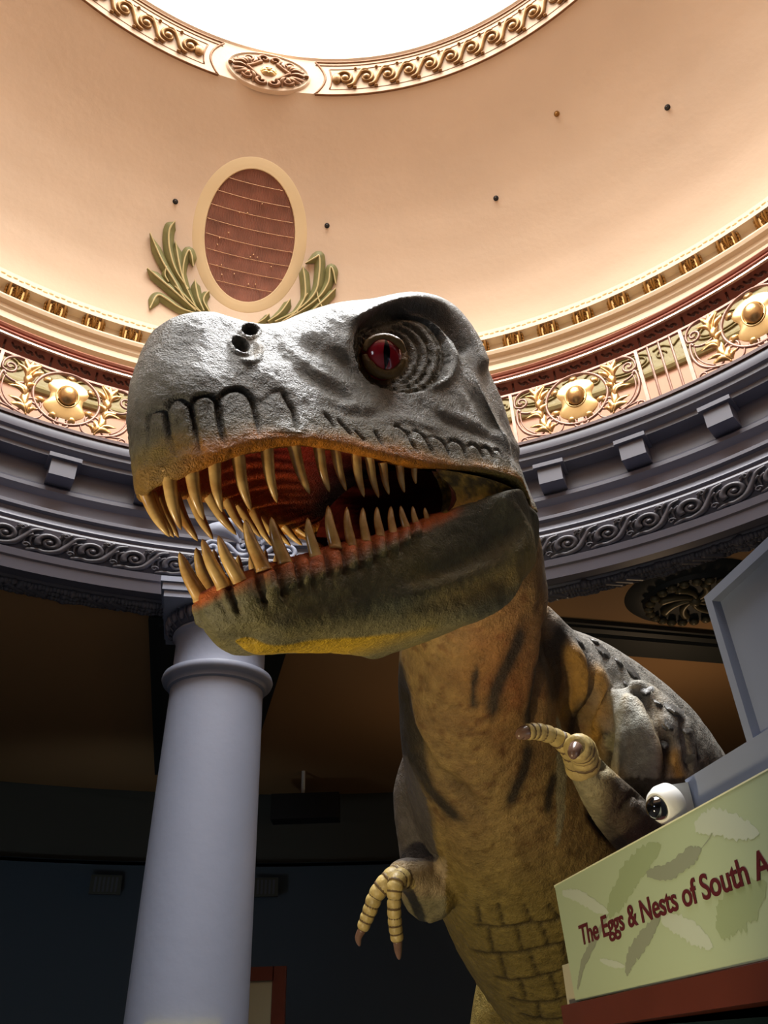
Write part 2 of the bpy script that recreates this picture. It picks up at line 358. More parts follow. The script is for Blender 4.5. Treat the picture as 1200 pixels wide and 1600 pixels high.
W_P = 5.38*math.radians(14.58)
def leafset(mb, sg, x0):
    X = lambda x: x0+sg*x
    for p, q, w, b in (((.36, .03), (.31, .30), .06, .1), ((.30, .20), (.19, .36), .06, -.25), ((.31, .18), (.13, .30), .04, -.3), ((.30, .34), (.33, .52), .06, .15), ((.28, .42), (.37, .68), .05, .2), ((.28, .45), (.30, .69), .04, .05),
                       ((.27, .46), (.22, .68), .045, -.1), ((.27, .44), (.16, .60), .035, -.2), ((.36, .02), (.20, .10), .06, -.25), ((.34, .04), (.16, .17), .035, -.2), ((.38, .03), (.37, .19), .06, .25), ((.38, .03), (.43, .13), .035, .2), ((.31, .45), (.41, .60), .04, .1), ((.30, .30), (.37, .42), .045, .2)):
        leaf(mb, (X(p[0]), p[1]), (X(q[0]), q[1]), w, b*sg, .012, .02)
def make_panel(a0, first=None):
    """ornate ironwork panel in local cylinder coordinates around its own axis point"""
    root = empty('ornamental_railing', (AX[0], AX[1], 6.845))
    root.rotation_euler = (0, 0, -math.radians(a0))
    fn = lambda V: cyl(5.39, 0)(V)-np.array([AX[0], AX[1], 0])
    def put(mb, name, m, par=None, angle=180):
        mb.mapped(fn); o = mb.build(name, m, angle=angle); o.parent = par or root; return o
    H = .69; xc = W_P/2; zc = H*.53; Rr = .325
    fl = ((0, 0, 1), .55)
    mb = MB(); t = np.linspace(0, 2*PI, 49)
    mb.tube(np.column_stack([xc+Rr*np.cos(t), zc+.005+Rr*np.sin(t), 0*t]), .0165, 8, False)
    put(mb, 'ring', M_IRON)
    for x in (0, W_P):
        put(MB().box((x, H/2, 0), (.034, H, .034)), 'post', M_IRON, angle=30)
    for sg, x0 in ((1, 0), (-1, W_P)):
        X = lambda x: x0+sg*x
        a = (0 if sg > 0 else 180)
        m1 = MB()
        # top curl: hooked tip, round under and over the top, then the inner spiral
        t = np.radians(np.linspace(228, 590, 44)); r = np.concatenate([np.full(26, .158), np.linspace(.158, .150, 18)])
        arc = np.column_stack([.185+r*np.cos(t), .525+r*np.sin(t)])
        sp = spiral(.105, .53, .078, .012, 200, 200+470, 30)
        path = np.vstack([arc[:40], sp[3:]])
        path[:, 0] = x0+sg*path[:, 0]
        m1.tube(p3(path), .014, 7)
        put(m1, 'top_scroll', M_IRON)
        m2 = MB()
        pth = catmull([(.085, .415), (.055, .44), (.04, .36), (.045, .25), (.09, .14), (.18, .06), (.30, .02), (.36, .01)], 7); pth[:, 0] = x0+sg*pth[:, 0]
        m2.tube(p3(pth), .0165, 7)
        pth = catmull([(.085, .415), (.075, .33), (.085, .24), (.13, .15), (.21, .07)], 7); pth[:, 0] = x0+sg*pth[:, 0]
        m2.tube(p3(pth), .009, 6)
        pth = catmull([(.36, .01), (.25, .035), (.16, .05), (.09, .055), (.045, .03), (.035, -.005)], 7)
        sp2 = spiral(.085, .012, .045, .008, 150, -200, 16)
        pth[:, 0] = x0+sg*pth[:, 0]; sp2[:, 0] = x0+sg*sp2[:, 0]
        m2.tube(p3(pth), .012, 7); m2.tube(p3(sp2), .011, 6)
        put(m2, 'side_scroll', M_IRON)
        m3 = MB()
        pth = np.vstack([catmull([(.24, .03), (.29, .07), (.30, .14), (.335, .20)], 6), spiral(.405, .165, .085, .014, 150, -300, 34)]); pth[:, 0] = x0+sg*pth[:, 0]
        m3.tube(p3(pth), .013, 7)
        pth = catmull([(.24, .02), (.34, .0), (.46, .02), (.50, .09), (.49, .13)], 6); pth[:, 0] = x0+sg*pth[:, 0]
        m3.tube(p3(pth), .011, 7)
        pth = np.vstack([catmull([(W_P/2-.03, -.005), (W_P/2-.07, .03)], 4), spiral(W_P/2-.105, .085, .058, .012, -40, 330, 26)]); pth[:, 0] = x0+sg*pth[:, 0]
        m3.tube(p3(pth), .013, 7)
        put(m3, 'lower_scroll', M_IRON)
        m4 = MB(); leafset(m4, sg, x0)
        pth = catmull([(.36, .0), (.31, .18), (.28, .36), (.30, .52), (.38, .66)], 6); pth[:, 0] = x0+sg*pth[:, 0]
        m4.tube(p3(pth, .012), .011, 6)
        put(m4, 'acanthus_leaf', M_GOLD)
    put(MB().box((xc, .075, .0), (.06, .05, .035)).box((xc, .02, 0), (.03, .10, .02)), 'clamp', M_IRON, angle=30)
    # shield with hollowed flanks and an egg-shaped boss
    t = np.linspace(0, 2*PI, 97)[:-1]
    rr_ = .205+.035*np.cos(4*t+.1*np.sin(2*t))*1.0+.035*np.cos(8*t)*0
    rr_ = .225+.02-.085*np.exp(-((np.abs(np.cos(t))-1)/.10)**2)
    out = [];
    for j in range(8):
        s_ = j/7; out.append(np.column_stack([xc+rr_*np.cos(t)*(1-.55*s_), zc-.01+rr_*1.05*np.sin(t)*(1-.50*s_), np.full(96, .012+.03*s_**.7)]))
    mb = MB().grid(np.array(out), closev=True); mb.prism(np.column_stack([xc+rr_*np.cos(t), zc-.01+rr_*1.05*np.sin(t), np.full(96, -.012)]), (0, 0, .024))
    sh = put(mb, 'shield', M_GOLDW, angle=50)
    mb = MB(); mb.ball((xc, zc+.01, .035), (.092, .120, .085), 16)
    put(mb, 'egg_boss', M_GOLD, sh)
    mb = MB(); tt = np.linspace(0, 2*PI, 49); mb.tube(np.column_stack([xc+.108*np.cos(tt), zc+.005+.136*np.sin(tt), .042+0*tt]), .009, 6, False)
    put(mb, 'beaded_rim', M_GOLDW, sh)
    for an in (38, 142, 205, 335, 250, 290, 90):
        mb = MB(); c = math.radians(an); p = np.array([xc+.215*math.cos(c), zc+.215*math.sin(c)]); q = np.array([xc+.315*math.cos(c), zc+.315*math.sin(c)])
        leaf(mb, p, q, .07, 0, .0, .02, 7)
        put(mb, 'tab_leaf', M_GOLD, sh)
    return root
def make_bars(a0):
    root = empty('plain_railing', (AX[0], AX[1], 6.845)); root.rotation_euler = (0, 0, -math.radians(a0))
    for j in (1, 2, 3):
        mb = MB().tube([(5.39*math.radians(4.92)*j/4, 0, 0), (5.39*math.radians(4.92)*j/4, .64, 0), (5.39*math.radians(4.92)*j/4, .69, 0)], [.0135, .0135, .006], 8)
        o = mb.mapped(lambda V: cyl(5.39, 0)(V)-np.array([AX[0], AX[1], 0])).build('bar', M_IRON); o.parent = root
    return root
pan = make_panel(19.1); bars = make_bars(33.68)
PL = {-39.1: 'ornate scrolled ironwork panel with gilded egg boss, left of the model head', 38.6: 'ornate scrolled ironwork panel with egg boss, cut by the right edge of the view',
      19.1: 'ornate scrolled ironwork panel with gilded egg boss, just right of the model head', -19.6: 'ornate scrolled ironwork gallery panel hidden behind the nostril side of the model head', -.1: 'ornate scrolled ironwork gallery panel hidden behind the eye of the model head'}
for a0, lb in PL.items():
    o = pan if a0 == 19.1 else copy_tree(pan)
    o.rotation_euler = (0, 0, -math.radians(a0)); tag(o, lb, 'railing', 'ornate gallery balustrade panels')
BL = {-44.0: 'three plain upright bars of the gallery balustrade at the left edge of the view', -24.52: 'three plain upright balustrade bars hidden behind the snout', -5.0: 'three plain upright balustrade bars hidden behind the brow', 14.3: 'three plain balustrade bars hidden behind the back of the head', 33.68: 'three plain upright bars between the two ornate panels right of the head'}
for a0, lb in BL.items():
    o = bars if a0 == 33.68 else copy_tree(bars)
    o.rotation_euler = (0, 0, -math.radians(a0)); tag(o, lb, 'railing', 'plain bar sections of the balustrade')

# ------------------------------------------------------------------ dome ornament
def band_map(V):                                    # s along B ring, v 0..1 across the frieze, n out of it
    a = V[:, 0]/4.5; v = V[:, 1]; R = 4.58+(4.36-4.58)*v-V[:, 2]*.93; z = 12.68+(13.25-12.68)*v-V[:, 2]*.36
    return np.stack([AX[0]+R*np.sin(a), AX[1]+R*np.cos(a), z], 1)
aL = math.radians(az_of(340, 120, 4.58)[0])*4.5; aR = math.radians(az_of(492, 150, 4.58)[0])*4.5
def guilloche(s0, s1, name, label):
    sg = 1 if s1 > s0 else -1
    root = empty(name, az_pt(4.5, math.degrees(s0/4.5), 12.9), label, 'moulding')
    fr = MB(); L = abs(s1-s0)
    ss = np.linspace(0, L, 90)
    for v, off, r in ((.03, 0, .022), (.80, .0, .016), (.88, .0, .022)):
        fr.tube(np.column_stack([s0+sg*(ss+off), 0*ss+v, 0*ss+.004]), r, 6)
    for v, r in ((.17, .014), (.70, .014)):
        q = ss[4:]; fr.tube(np.column_stack([s0+sg*(q+.02), 0*q+v, 0*q+.004]), r, 6)
    e = np.linspace(0, 1, 14); fr.tube(np.column_stack([s0+sg*(.14*np.sin(PI*e)), .03+.85*e, 0*e+.004]), .02, 6)
    e = np.linspace(0, 1, 8); fr.tube(np.column_stack([s0+sg*(.20+.03*np.sin(PI*e)), .17+.53*e, 0*e+.004]), .014, 6)
    fr.mapped(band_map).build('border', M_BRONZE, root, angle=180)
    mb = MB(); n = int((L-.35)/.30)
    yv = lambda z: z
    for k in range(n):
        c = s0+sg*(.42+.30*k)
        sp = spiral(0, 0, .125, .03, 160, -250, 26); P = np.column_stack([c+sg*sp[:, 0], .435+sp[:, 1]*1.45, np.full(26, .03)])
        mb.tube(P, np.linspace(.030, .022, 26), 7)
        mb.ball((c, .43, .03), (.058, .085, .05), 7)
        P = catmull([(c+sg*.03, .22), (c+sg*.11, .27), (c+sg*.17, .45), (c+sg*.25, .63), (c+sg*.33, .62)], 5); mb.tube(p3(P, .03), .034, 7)
        mb.ball((c+sg*.15, .68, .03), (.026, .03, .03), 5); mb.ball((c+sg*.13, .19, .03), (.03, .03, .03), 5)
    mb.ball((s0+sg*.30, .43, .03), (.07, .14, .04), 7)
    mb.mapped(band_map).build('scroll_relief', M_BLOCK if 0 else mat('pale_bronze', (142, 104, 60), .36, metal=.5, noise=(10, .3)), root, angle=180)
guilloche(aR, aR+4.2, 'scroll_frieze_panel', 'long bronze scroll moulding in a bordered panel, right of the oval ornament by the skylight')
guilloche(aL, aL-4.2, 'scroll_frieze_panel', 'long bronze scroll moulding in a bordered panel, left of the oval ornament by the skylight')
# painted lines on the plain spandrel between them and the oval scroll ornament
root = empty('dome_cartouche', az_pt(4.5, math.degrees((aL+aR)/2/4.5), 12.9), 'bronze oval ornament of paired leafy scrolls and a centre flower, between the two frieze panels', 'ornament')
sc0 = math.radians(az_of(420, 110, 4.45)[0])*4.5
mb = MB(); t = np.linspace(0, 2*PI, 65); rim = np.array([np.column_stack([sc0+(.60-.02*j)*np.cos(t[:-1]), .42+(.50-.02*j)*np.sin(t[:-1]), np.full(64, [-.01, .035, .045, .03][j])]) for j in range(4)])
mb.grid(rim, closev=True); mb.prism(np.column_stack([sc0+.54*np.cos(t[:-1]), .42+.44*np.sin(t[:-1]), np.full(64, -.02)]), (0, 0, .045))
mb.mapped(band_map).build('oval_plate', M_DOME, root, angle=50)
mb = MB()
for sg in (-1, 1):
    for vg in (-1, 1):
        P = np.vstack([catmull([(.30, 0), (.22, .08*vg), (.12, .20*vg)], 6), spiral(.075, .29*vg, .09, .02, -60*vg, 320*vg, 22)*[1, 1]])
        P[:, 0] = sc0+sg*P[:, 0]; P[:, 1] += .42; mb.tube(p3(P, .05), np.linspace(.040, .024, len(P)), 7)
        P = spiral(.27, .21*vg, .11, .02, -120*vg, 260*vg, 22); P[:, 0] = sc0+sg*P[:, 0]; P[:, 1] += .42; mb.tube(p3(P, .05), .026, 7)
        for q, w in (((.45, .20), .10), ((.50, .10), .09), ((.36, .28), .08), ((.20, .34), .06)):
            leaf(mb, (sc0+sg*.27, .42+.05*vg), (sc0+sg*q[0], .42+q[1]*vg), w, .15*sg*vg, .045, .03)
    mb.ball((sc0+sg*.53, .42, .05), (.035, .04, .03), 6)
    leaf(mb, (sc0+sg*.28, .42), (sc0+sg*.53, .42), .08, 0, .05, .03)
mb.mapped(band_map).build('leaf_scrolls', M_BRONZE, root, angle=180)
mb = MB()
for k in range(6):
    a = k*PI/3; leaf(mb, (sc0, .42), (sc0+.12*math.cos(a), .42+.13*math.sin(a)), .10, 0, .05, .03)
mb.ball((sc0, .42, .08), (.03, .03, .03), 6)
mb.mapped(band_map).build('flower', M_GOLDW, root, angle=180)

# things fixed to the dome: local (s, h up the curve, n) around azimuth a0 and height z0
_pr = np.array(PR2); _pz = np.array(PZ2); _ps = np.concatenate([[0], np.cumsum(np.hypot(np.diff(_pr), np.diff(_pz)))])
def dome_map(a0, z0):
    """s along the ring, h = distance up the curve of the dome, n out of its surface"""
    def fn(V):
        s0 = np.interp(z0, _pz, _ps); s = s0+V[:, 1]; R0 = float(np.interp(z0, _pz, _pr))
        R = np.interp(s, _ps, _pr); z = np.interp(s, _ps, _pz); e = .03
        tr = (np.interp(s+e, _ps, _pr)-np.interp(s-e, _ps, _pr))/(2*e); tz = (np.interp(s+e, _ps, _pz)-np.interp(s-e, _ps, _pz))/(2*e)
        Rn = R-V[:, 2]*tz; zn = z+V[:, 2]*tr; a = math.radians(a0)+V[:, 0]/R
        return np.stack([AX[0]+Rn*np.sin(a), AX[1]+Rn*np.cos(a), zn], 1)
    return fn
def arc(z): return float(np.interp(z, _pz, _ps))
def dome_hit(x, y):
    d = ray(x, y)
    for t in np.linspace(6, 16, 3000):
        P = EYE+t*d
        if P[2] > 9.85 and np.hypot(P[0]-AX[0], P[1]-AX[1]) >= np.interp(P[2], PZ2, PR2): break
    return math.degrees(math.atan2(P[0]-AX[0], P[1]-AX[1])), P[2], P
ac, zt, _ = dome_hit(391, 263); ac2, zb, _ = dome_hit(391, 474); a_l, _, _ = dome_hit(320, 368); a_r, _, _ = dome_hit(462, 368)
ao, zo = dome_hit(391, 368)[:2]; hw = math.radians(a_r-a_l)/2*float(np.interp(zo, PZ2, PR2)); hh = (arc(zt)-arc(zb))/2; zo = float(np.interp((arc(zt)+arc(zb))/2, _ps, _pz)); hw = math.radians(a_r-a_l)/2*float(np.interp(zo, PZ2, PR2))
ven = empty('oval_vent', dome_hit(391, 368)[2], 'large brown oval vent grille with a cream surround high on the dome', 'vent')
t = np.linspace(0, 2*PI, 81)[:-1]
mb = MB(); prof = [(1.36, 0), (1.34, .006), (1.24, .008), (1.19, .02), (1.10, .02), (1.06, .026), (1.02, .028), (1.0, .02), (1.0, -.02)]
mb.grid(np.array([np.column_stack([hw*((k-1)*.75+1)*np.cos(t), hh*((k-1)*.48+1)*np.sin(t)-(.0 if k < 1.1 else 0), np.full(80, n)]) for k, n in prof]), closev=True)
mb.mapped(dome_map(ao, zo)).build('surround', mat('surround_plaster', (216, 190, 146), .7), ven, angle=40)
m = mat('vent_grille', (182, 130, 108), .7, noise=(5, .22)); nt = m.node_tree; b = nt.nodes['Principled BSDF']
mb = MB(); xs = np.linspace(-hw*.995, hw*.995, 86)
for i, x in enumerate(xs):                          # fine vertical reeds
    h2 = hh*.995*math.sqrt(max(0, 1-(x/hw)**2))
    if h2 < .02: continue
    hs = np.linspace(-h2, h2, 10); w_ = hw/86*.8
    mb.grid(np.array([np.column_stack([np.full(10, x-w_), hs, np.full(10, .0)]), np.column_stack([np.full(10, x), hs, np.full(10, .018)]), np.column_stack([np.full(10, x+w_), hs, np.full(10, .0)])]))
rs = [np.column_stack([hw*k*np.cos(t), hh*k*np.sin(t), np.full(80, .001)]) for k in (1, .75, .5, .25, .01)]
mb.grid(np.array(rs), closev=True)
mb.mapped(dome_map(ao, zo)).build('reeded_grille', m, ven, angle=30)
mb = MB()
for k in range(-4, 4):
    h = hh*(.12+.22*k); x2 = hw*math.sqrt(max(0, 1-(h/hh)**2))*.98; q = np.linspace(-x2, x2, 12)
    mb.tube(np.column_stack([q, h-.06*q, .02+0*q]), .004, 4)
for k in range(18):
    x = random.uniform(-.75, .75)*hw; h = random.uniform(-.8, .6)*hh
    if (x/hw)**2+(h/hh)**2 < .8: mb.ball((x, h, .025), .012, 4)
mb.mapped(dome_map(ao, zo)).build('wire_tie', mat('wire', (215, 170, 125), .5), ven)

# palm-leaf sprays either side of the vent
M_LEAF = mat('leaf_green_paint', (124, 120, 72), .55, noise=(8, .2)); M_RIB = mat('leaf_rib_paint', (206, 190, 140), .5)
def spray(name, label, strokes):
    xs = [p for s_ in strokes for p in s_[0]]
    cx = sum(p[0] for p in xs)/len(xs); cy = sum(p[1] for p in xs)/len(xs)
    a0, z0, P0 = dome_hit(cx, cy); R0 = float(np.interp(z0, PZ2, PR2)); root = empty(name, P0, label, 'leaf spray')
    for pts, w in strokes:
        loc = []
        for x, y in pts:
            a, z, _ = dome_hit(x, y); loc.append((math.radians(a-a0)*float(np.interp(z, PZ2, PR2)), arc(z)-arc(z0)))
        c = catmull(loc, 7); n = len(c); d = np.gradient(c, axis=0); d /= np.linalg.norm(d, axis=1)[:, None]; e = np.column_stack([-d[:, 1], d[:, 0]])
        ww = w*np.clip(np.minimum(np.linspace(.55, 1.6, n), np.linspace(6.5, .04, n)), 0, 1)
        off = [(-1, .015), (-.6, .05), (0, .075), (.6, .05), (1, .015)]
        G = np.array([np.column_stack([c+e*(ww*o_)[:, None], np.full(n, h)]) for o_, h in off])
        mb = MB().grid(G); lf = mb.mapped(dome_map(a0, z0)).build('leaf', M_LEAF, root, angle=60)
        MB().tube(np.column_stack([c, np.full(n, .075)]), np.maximum(.008, ww*.16), 5).mapped(dome_map(a0, z0)).build('rib', M_RIB, lf)
S = 3.529
def q(*pp): return [(220+x/S, 220+y/S) for x, y in pp]
spray('palm_spray', 'painted green palm leaf spray on the dome, left of the oval vent', [
    (q((330, 960), (250, 900), (180, 780), (110, 660), (48, 515)), .075), (q((260, 830), (190, 720), (155, 600), (155, 500), (188, 447)), .08), (q((300, 930), (240, 800), (210, 690), (188, 560)), .075),
    (q((250, 830), (230, 740), (240, 660), (262, 612), (278, 640), (287, 700)), .07), (q((300, 950), (200, 860), (120, 790), (32, 712)), .08), (q((320, 970), (220, 940), (130, 880), (85, 868), (46, 938)), .075),
    (q((330, 960), (250, 880), (185, 815)), .06), (q((345, 950), (315, 880), (295, 775)), .07), (q((375, 955), (345, 900), (352, 865), (376, 838)), .06), (q((150, 790), (130, 750), (140, 700)), .04)])
spray('palm_spray', 'painted green palm leaf spray on the dome, right of the oval vent', [
    (q((740, 1010), (860, 950), (960, 850), (985, 740), (985, 645), (965, 650), (908, 683)), .08), (q((860, 960), (905, 870), (905, 780), (893, 697)), .075), (q((800, 1000), (900, 940), (985, 870), (1035, 790), (1045, 710), (1062, 725), (1076, 797)), .07),
    (q((700, 1010), (770, 960), (825, 882)), .065), (q((900, 990), (1000, 900), (1076, 822)), .07), (q((640, 1020), (680, 995), (708, 966)), .05), (q((1000, 930), (980, 880), (972, 842)), .05), (q((780, 1010), (850, 960), (920, 850)), .06)])
for (x, y, lb) in ((274, 315, 'small dark fixing hook on the dome left of the oval vent'), (511, 353, 'small dark fixing hook on the dome just right of the oval vent'), (775, 310, 'small dark fixing hook on the dome above the brow of the model head'),
                   (1043, 168, 'small dark fixing hook high on the right of the dome'), (870, 178, 'small pale capped hook high on the right of the dome')):
    a0, z0, P0 = dome_hit(x, y)
    mb = MB(); mb.lathe([(0, .012), (.05, .01), (.055, 0)], 16, basis=[[1, 0, 0], [0, 1, 0], [0, 0, 1]]); mb.ball((0, 0, .03), (.03, .035, .035), 7); mb.tube([(0, 0, .02), (0, -.03, .06), (0, 0, .08)], .01, 6); mb.mapped(lambda V: V*.7)
    o = mb.mapped(dome_map(a0, z0)).build('ceiling_hook', M_BLACK if y != 178 else M_BLOCK, loc=P0); tag(o, lb, 'hook', 'ceiling hooks on the dome')

# ------------------------------------------------------------------ column
ca = -12.72; cp = az_pt(5.42, ca, 0); colm = empty('column', cp, 'tall smooth blue-grey column with moulded capital, holding up the gallery behind the jaw', 'column')
rb, rt = .448, .405
shaft = [(0, .3), (rb+.01, .3)]+[(rb-(rb-rt)*(u**1.6), .3+4.02*u) for u in np.linspace(0, 1, 24)]
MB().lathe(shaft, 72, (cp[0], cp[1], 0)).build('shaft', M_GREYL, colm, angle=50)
MB().lathe([(0, 0), (.62, 0), (.62, .10), (.60, .12), (.61, .16), (.60, .20), (.52, .23), (.54, .27), (.50, .30), (0, .30)], 72, (cp[0], cp[1], 0)).build('base', M_GREYL, colm)
MB().lathe([(rt, 4.30), (rt+.025, 4.31), (rt+.03, 4.335), (rt+.045, 4.345), (rt+.075, 4.365), (rt+.085, 4.395), (rt+.075, 4.425), (rt+.03, 4.44), (rt+.005, 4.45), (rt, 4.49), (rt, 4.76), (rt+.02, 4.78), (rt+.035, 4.80), (rt+.03, 4.82), (rt, 4.83)], 72, (cp[0], cp[1], 0)).build('necking', M_GREYL, colm, angle=50)
mb = MB(); mb.lathe([(rt-.01, 4.82), (rt+.03, 4.83), (rt+.075, 4.88), (rt+.09, 4.94), (rt+.07, 4.98), (0, 4.98)], 60, (cp[0], cp[1], 0))
for k in range(30):
    a = 2*PI*k/30; ra = rt+.085
    mb.ball((cp[0]+ra*math.sin(a), cp[1]+ra*math.cos(a), 4.905), (.032, .032, .06), 7)
    a += PI/30; mb.tube([(cp[0]+(rt+.04)*math.sin(a), cp[1]+(rt+.04)*math.cos(a), 4.83), (cp[0]+(rt+.105)*math.sin(a), cp[1]+(rt+.105)*math.cos(a), 4.90), (cp[0]+(rt+.10)*math.sin(a), cp[1]+(rt+.10)*math.cos(a), 4.97)], .009, 5)
mb.build('egg_and_dart', M_GREY, colm, angle=60)
cr = -math.radians(ca); Rz = np.array([[math.cos(cr), math.sin(cr), 0], [-math.sin(cr), math.cos(cr), 0], [0, 0, 1]])
mb = MB(); mb.box(cp+[0, 0, 5.0], (1.06, 1.02, .07), Rz); mb.box(cp+[0, 0, 5.06], (1.10, 1.06, .07), Rz); mb.box(cp+[0, 0, 5.12], (1.14, 1.10, .05), Rz)
mb.build('abacus', M_GREYL, colm, angle=30)
# scrolled crest above the column, on the entablature
mb = MB()
for sg in (-1, 1):
    mb.tube(p3(np.vstack([catmull([(0, -.10), (sg*.10, -.13), (sg*.22, -.02), (sg*.34, .0)], 6), spiral(sg*.36, -.08, .085, .02, 100, 100-sg*440, 30)])), .026, 8)
    mb.tube(p3(np.vstack([catmull([(sg*.03, .22), (sg*.07, .10), (sg*.12, .0)], 6), spiral(sg*.06, -.03, .06, .015, 20 if sg > 0 else 160, (20-400) if sg > 0 else 560, 24)])), .022, 8)
    leaf(mb, (sg*.10, .0), (sg*.46, .14), .12, .2*sg, .02, .03); leaf(mb, (sg*.08, .05), (sg*.26, .27), .10, .2*sg, .02, .03)
mb.box((0, -.03, .02), (.09, .07, .05))
o = mb.mapped(cyl(5.22, -10.6, 5.74)).build('scroll_crest', M_GREYL, angle=180, loc=az_pt(5.22, -10.6, 5.74)); tag(o, 'blue-grey paired scroll ornament on the entablature above the column, seen between the teeth', 'ornament')

# ------------------------------------------------------------------ aisle details
def beam(name, p0, p1, w, h, z=5.19, m=None, steps=True):
    p0 = np.array(p0, float); p1 = np.array(p1, float); d = (p1-p0)/np.linalg.norm(p1-p0); e = np.array([-d[1], d[0]])
    prof = [(-w/2, 0), (-w/2, -h*.35), (-w/2+.04, -h*.42), (-w/2+.04, -h*.6), (-w/2+.10, -h*.75), (-w/2+.12, -h), (w/2-.12, -h), (w/2-.10, -h*.75), (w/2-.04, -h*.6), (w/2-.04, -h*.42), (w/2, -h*.35), (w/2, 0)]
    poly = [(*(p0+e*a), z+b) for a, b in prof]
    o = MB().prism(poly, (*(p1-p0), 0)).build(name, m or M_BEAM, angle=25); tag(o, kind='structure'); return o
beam('trim_9', (-.1, 7.22), (4.3, 8.38), .62, .13)
beam('trim_10', (3.55, 7.66), (5.2, 7.86), .5, .22)
wb = [(-2.28, 6.95), (-3.5, 12.0), (-2.12, 12.0), (-.85, 6.95)]
o = MB().prism([(x, y, 5.19) for x, y in wb], (0, 0, -.10)).build('trim_11', M_BEAM, angle=25); tag(o, kind='structure')
o = MB().prism([(-2.18, 6.97, 5.09), (-3.38, 11.9, 5.09), (-2.24, 11.9, 5.09), (-.97, 6.97, 5.09)], (0, 0, -.06)).build('trim_12', M_BEAM, angle=25); tag(o, kind='structure')
bc = np.array([2.93, 6.93]); boss = empty('ceiling_rose', (bc[0], bc[1], 5.19), 'dark round carved ceiling rose in the aisle, beside the grey booth gable', 'ceiling rose')
MB().lathe([(0, 5.12), (.36, 5.12), (.40, 5.09), (.46, 5.09), (.48, 5.13), (.60, 5.15), (.64, 5.19)], 48, (bc[0], bc[1], 0)).build('disc', M_BEAM, boss, angle=50)
mb = MB()
for k in range(24):
    a = 2*PI*k/24; mb.ball((bc[0]+.43*math.sin(a), bc[1]+.43*math.cos(a), 5.07), (.05, .05, .03), 5)
for k in range(8):
    a = 2*PI*k/8; P = [(bc[0]+r*math.sin(a+r*2.5), bc[1]+r*math.cos(a+r*2.5), 5.10) for r in np.linspace(.04, .33, 12)]; mb.tube(P, np.linspace(.02, .045, 12), 6)
mb.ball((bc[0], bc[1], 5.09), (.06, .06, .05), 7)
mb.build('carved_leaves', mat('rose_relief', (100, 92, 66), .4, metal=.3), boss, angle=180)
# hanging unit
P = at(478, 1263, 12.0); hs = empty('hanging_projector', P, 'dark box hanging from a white pole under the aisle ceiling, right of the column', 'projector')
MB().box(P, (1.0, .35, .36)).build('housing', M_BLACK, hs, angle=30)
MB().tube([P+[-.05, 0, .18], [P[0]-.05, P[1], 5.19]], .028, 10).build('pole', M_WHITE, hs)
# wall grilles
def grille(x, y, lb):
    d = ray(x, y); a = d[0]**2+d[1]**2; b_ = -2*(d[0]*AX[0]+d[1]*AX[1]); c = AX@AX-11.98**2; t_ = (-b_+math.sqrt(b_*b_-4*a*c))/2/a; P = EYE+t_*d
    az = math.degrees(math.atan2(P[0]-AX[0], P[1]-AX[1])); root = empty('wall_grille', P, lb, 'grille', 'small wall grilles')
    MB().box((0, 0, .03), (.44, .26, .05)).mapped(cyl(11.98, az, P[2])).build('grille_frame', M_AISLE_U, root, angle=30)
    mb = MB()
    for k in range(6): mb.box((-.15+.06*k, 0, .06), (.03, .2, .03))
    mb.mapped(cyl(11.98, az, P[2])).build('slat', mat('grille_slat', (70, 74, 80), .5), root, angle=30)
grille(165, 1383, 'small dark louvred grille on the teal wall left of the column'); grille(412, 1387, 'small dark louvred grille half hidden on the wall right of the column')
# framed display board behind the column
P0 = at(397, 1515, 8.0); y0 = P0[1]
xr = at(447, 1515, 8.0)[0]; zt_ = P0[2]+.02
db = empty('display_board', (P0[0]-.25, y0, 0), 'cream display board in a red-brown wooden frame standing behind the column', 'display board')
mb = MB(); mb.box((xr-.06, y0, zt_/2), (.13, .07, zt_)); mb.box((xr-.97, y0, zt_/2), (.13, .07, zt_)); mb.box((xr-.515, y0, zt_-.06), (.80, .07, .12)); mb.box((xr-.515, y0, .5), (.80, .07, .1))
mb.build('wooden_frame', mat('red_brown_wood', (104, 50, 34), .4, noise=(6, .2)), db, angle=30)
MB().box((xr-.515, y0, (zt_+.4)/2), (.84, .03, zt_-.6)).build('cream_panel', mat('cream_board', (170, 168, 140), .6), db, angle=30)
# yellow notice strapped round the column
t0 = -math.pi/2
ra = .475; mb = MB(); P = []
va = math.atan2(EYE[0]-cp[0], EYE[1]-cp[1])
zn = 1.79
for k in range(25):
    a = va-.55+1.25*k/24*1.0; P.append([(cp[0]+r*math.sin(a), cp[1]+r*math.cos(a), z) for r, z in ((ra, zn-.3), (ra, zn), (ra-.025, zn), (ra-.025, zn-.3))])
o = MB().grid(np.array(P), closev=True).build('yellow_notice', mat('yellow_sheet', (232, 205, 20), .5), angle=30, loc=(cp[0], cp[1], 1.5)); tag(o, 'yellow notice wrapped round the front of the column at the bottom edge of the view', 'notice')

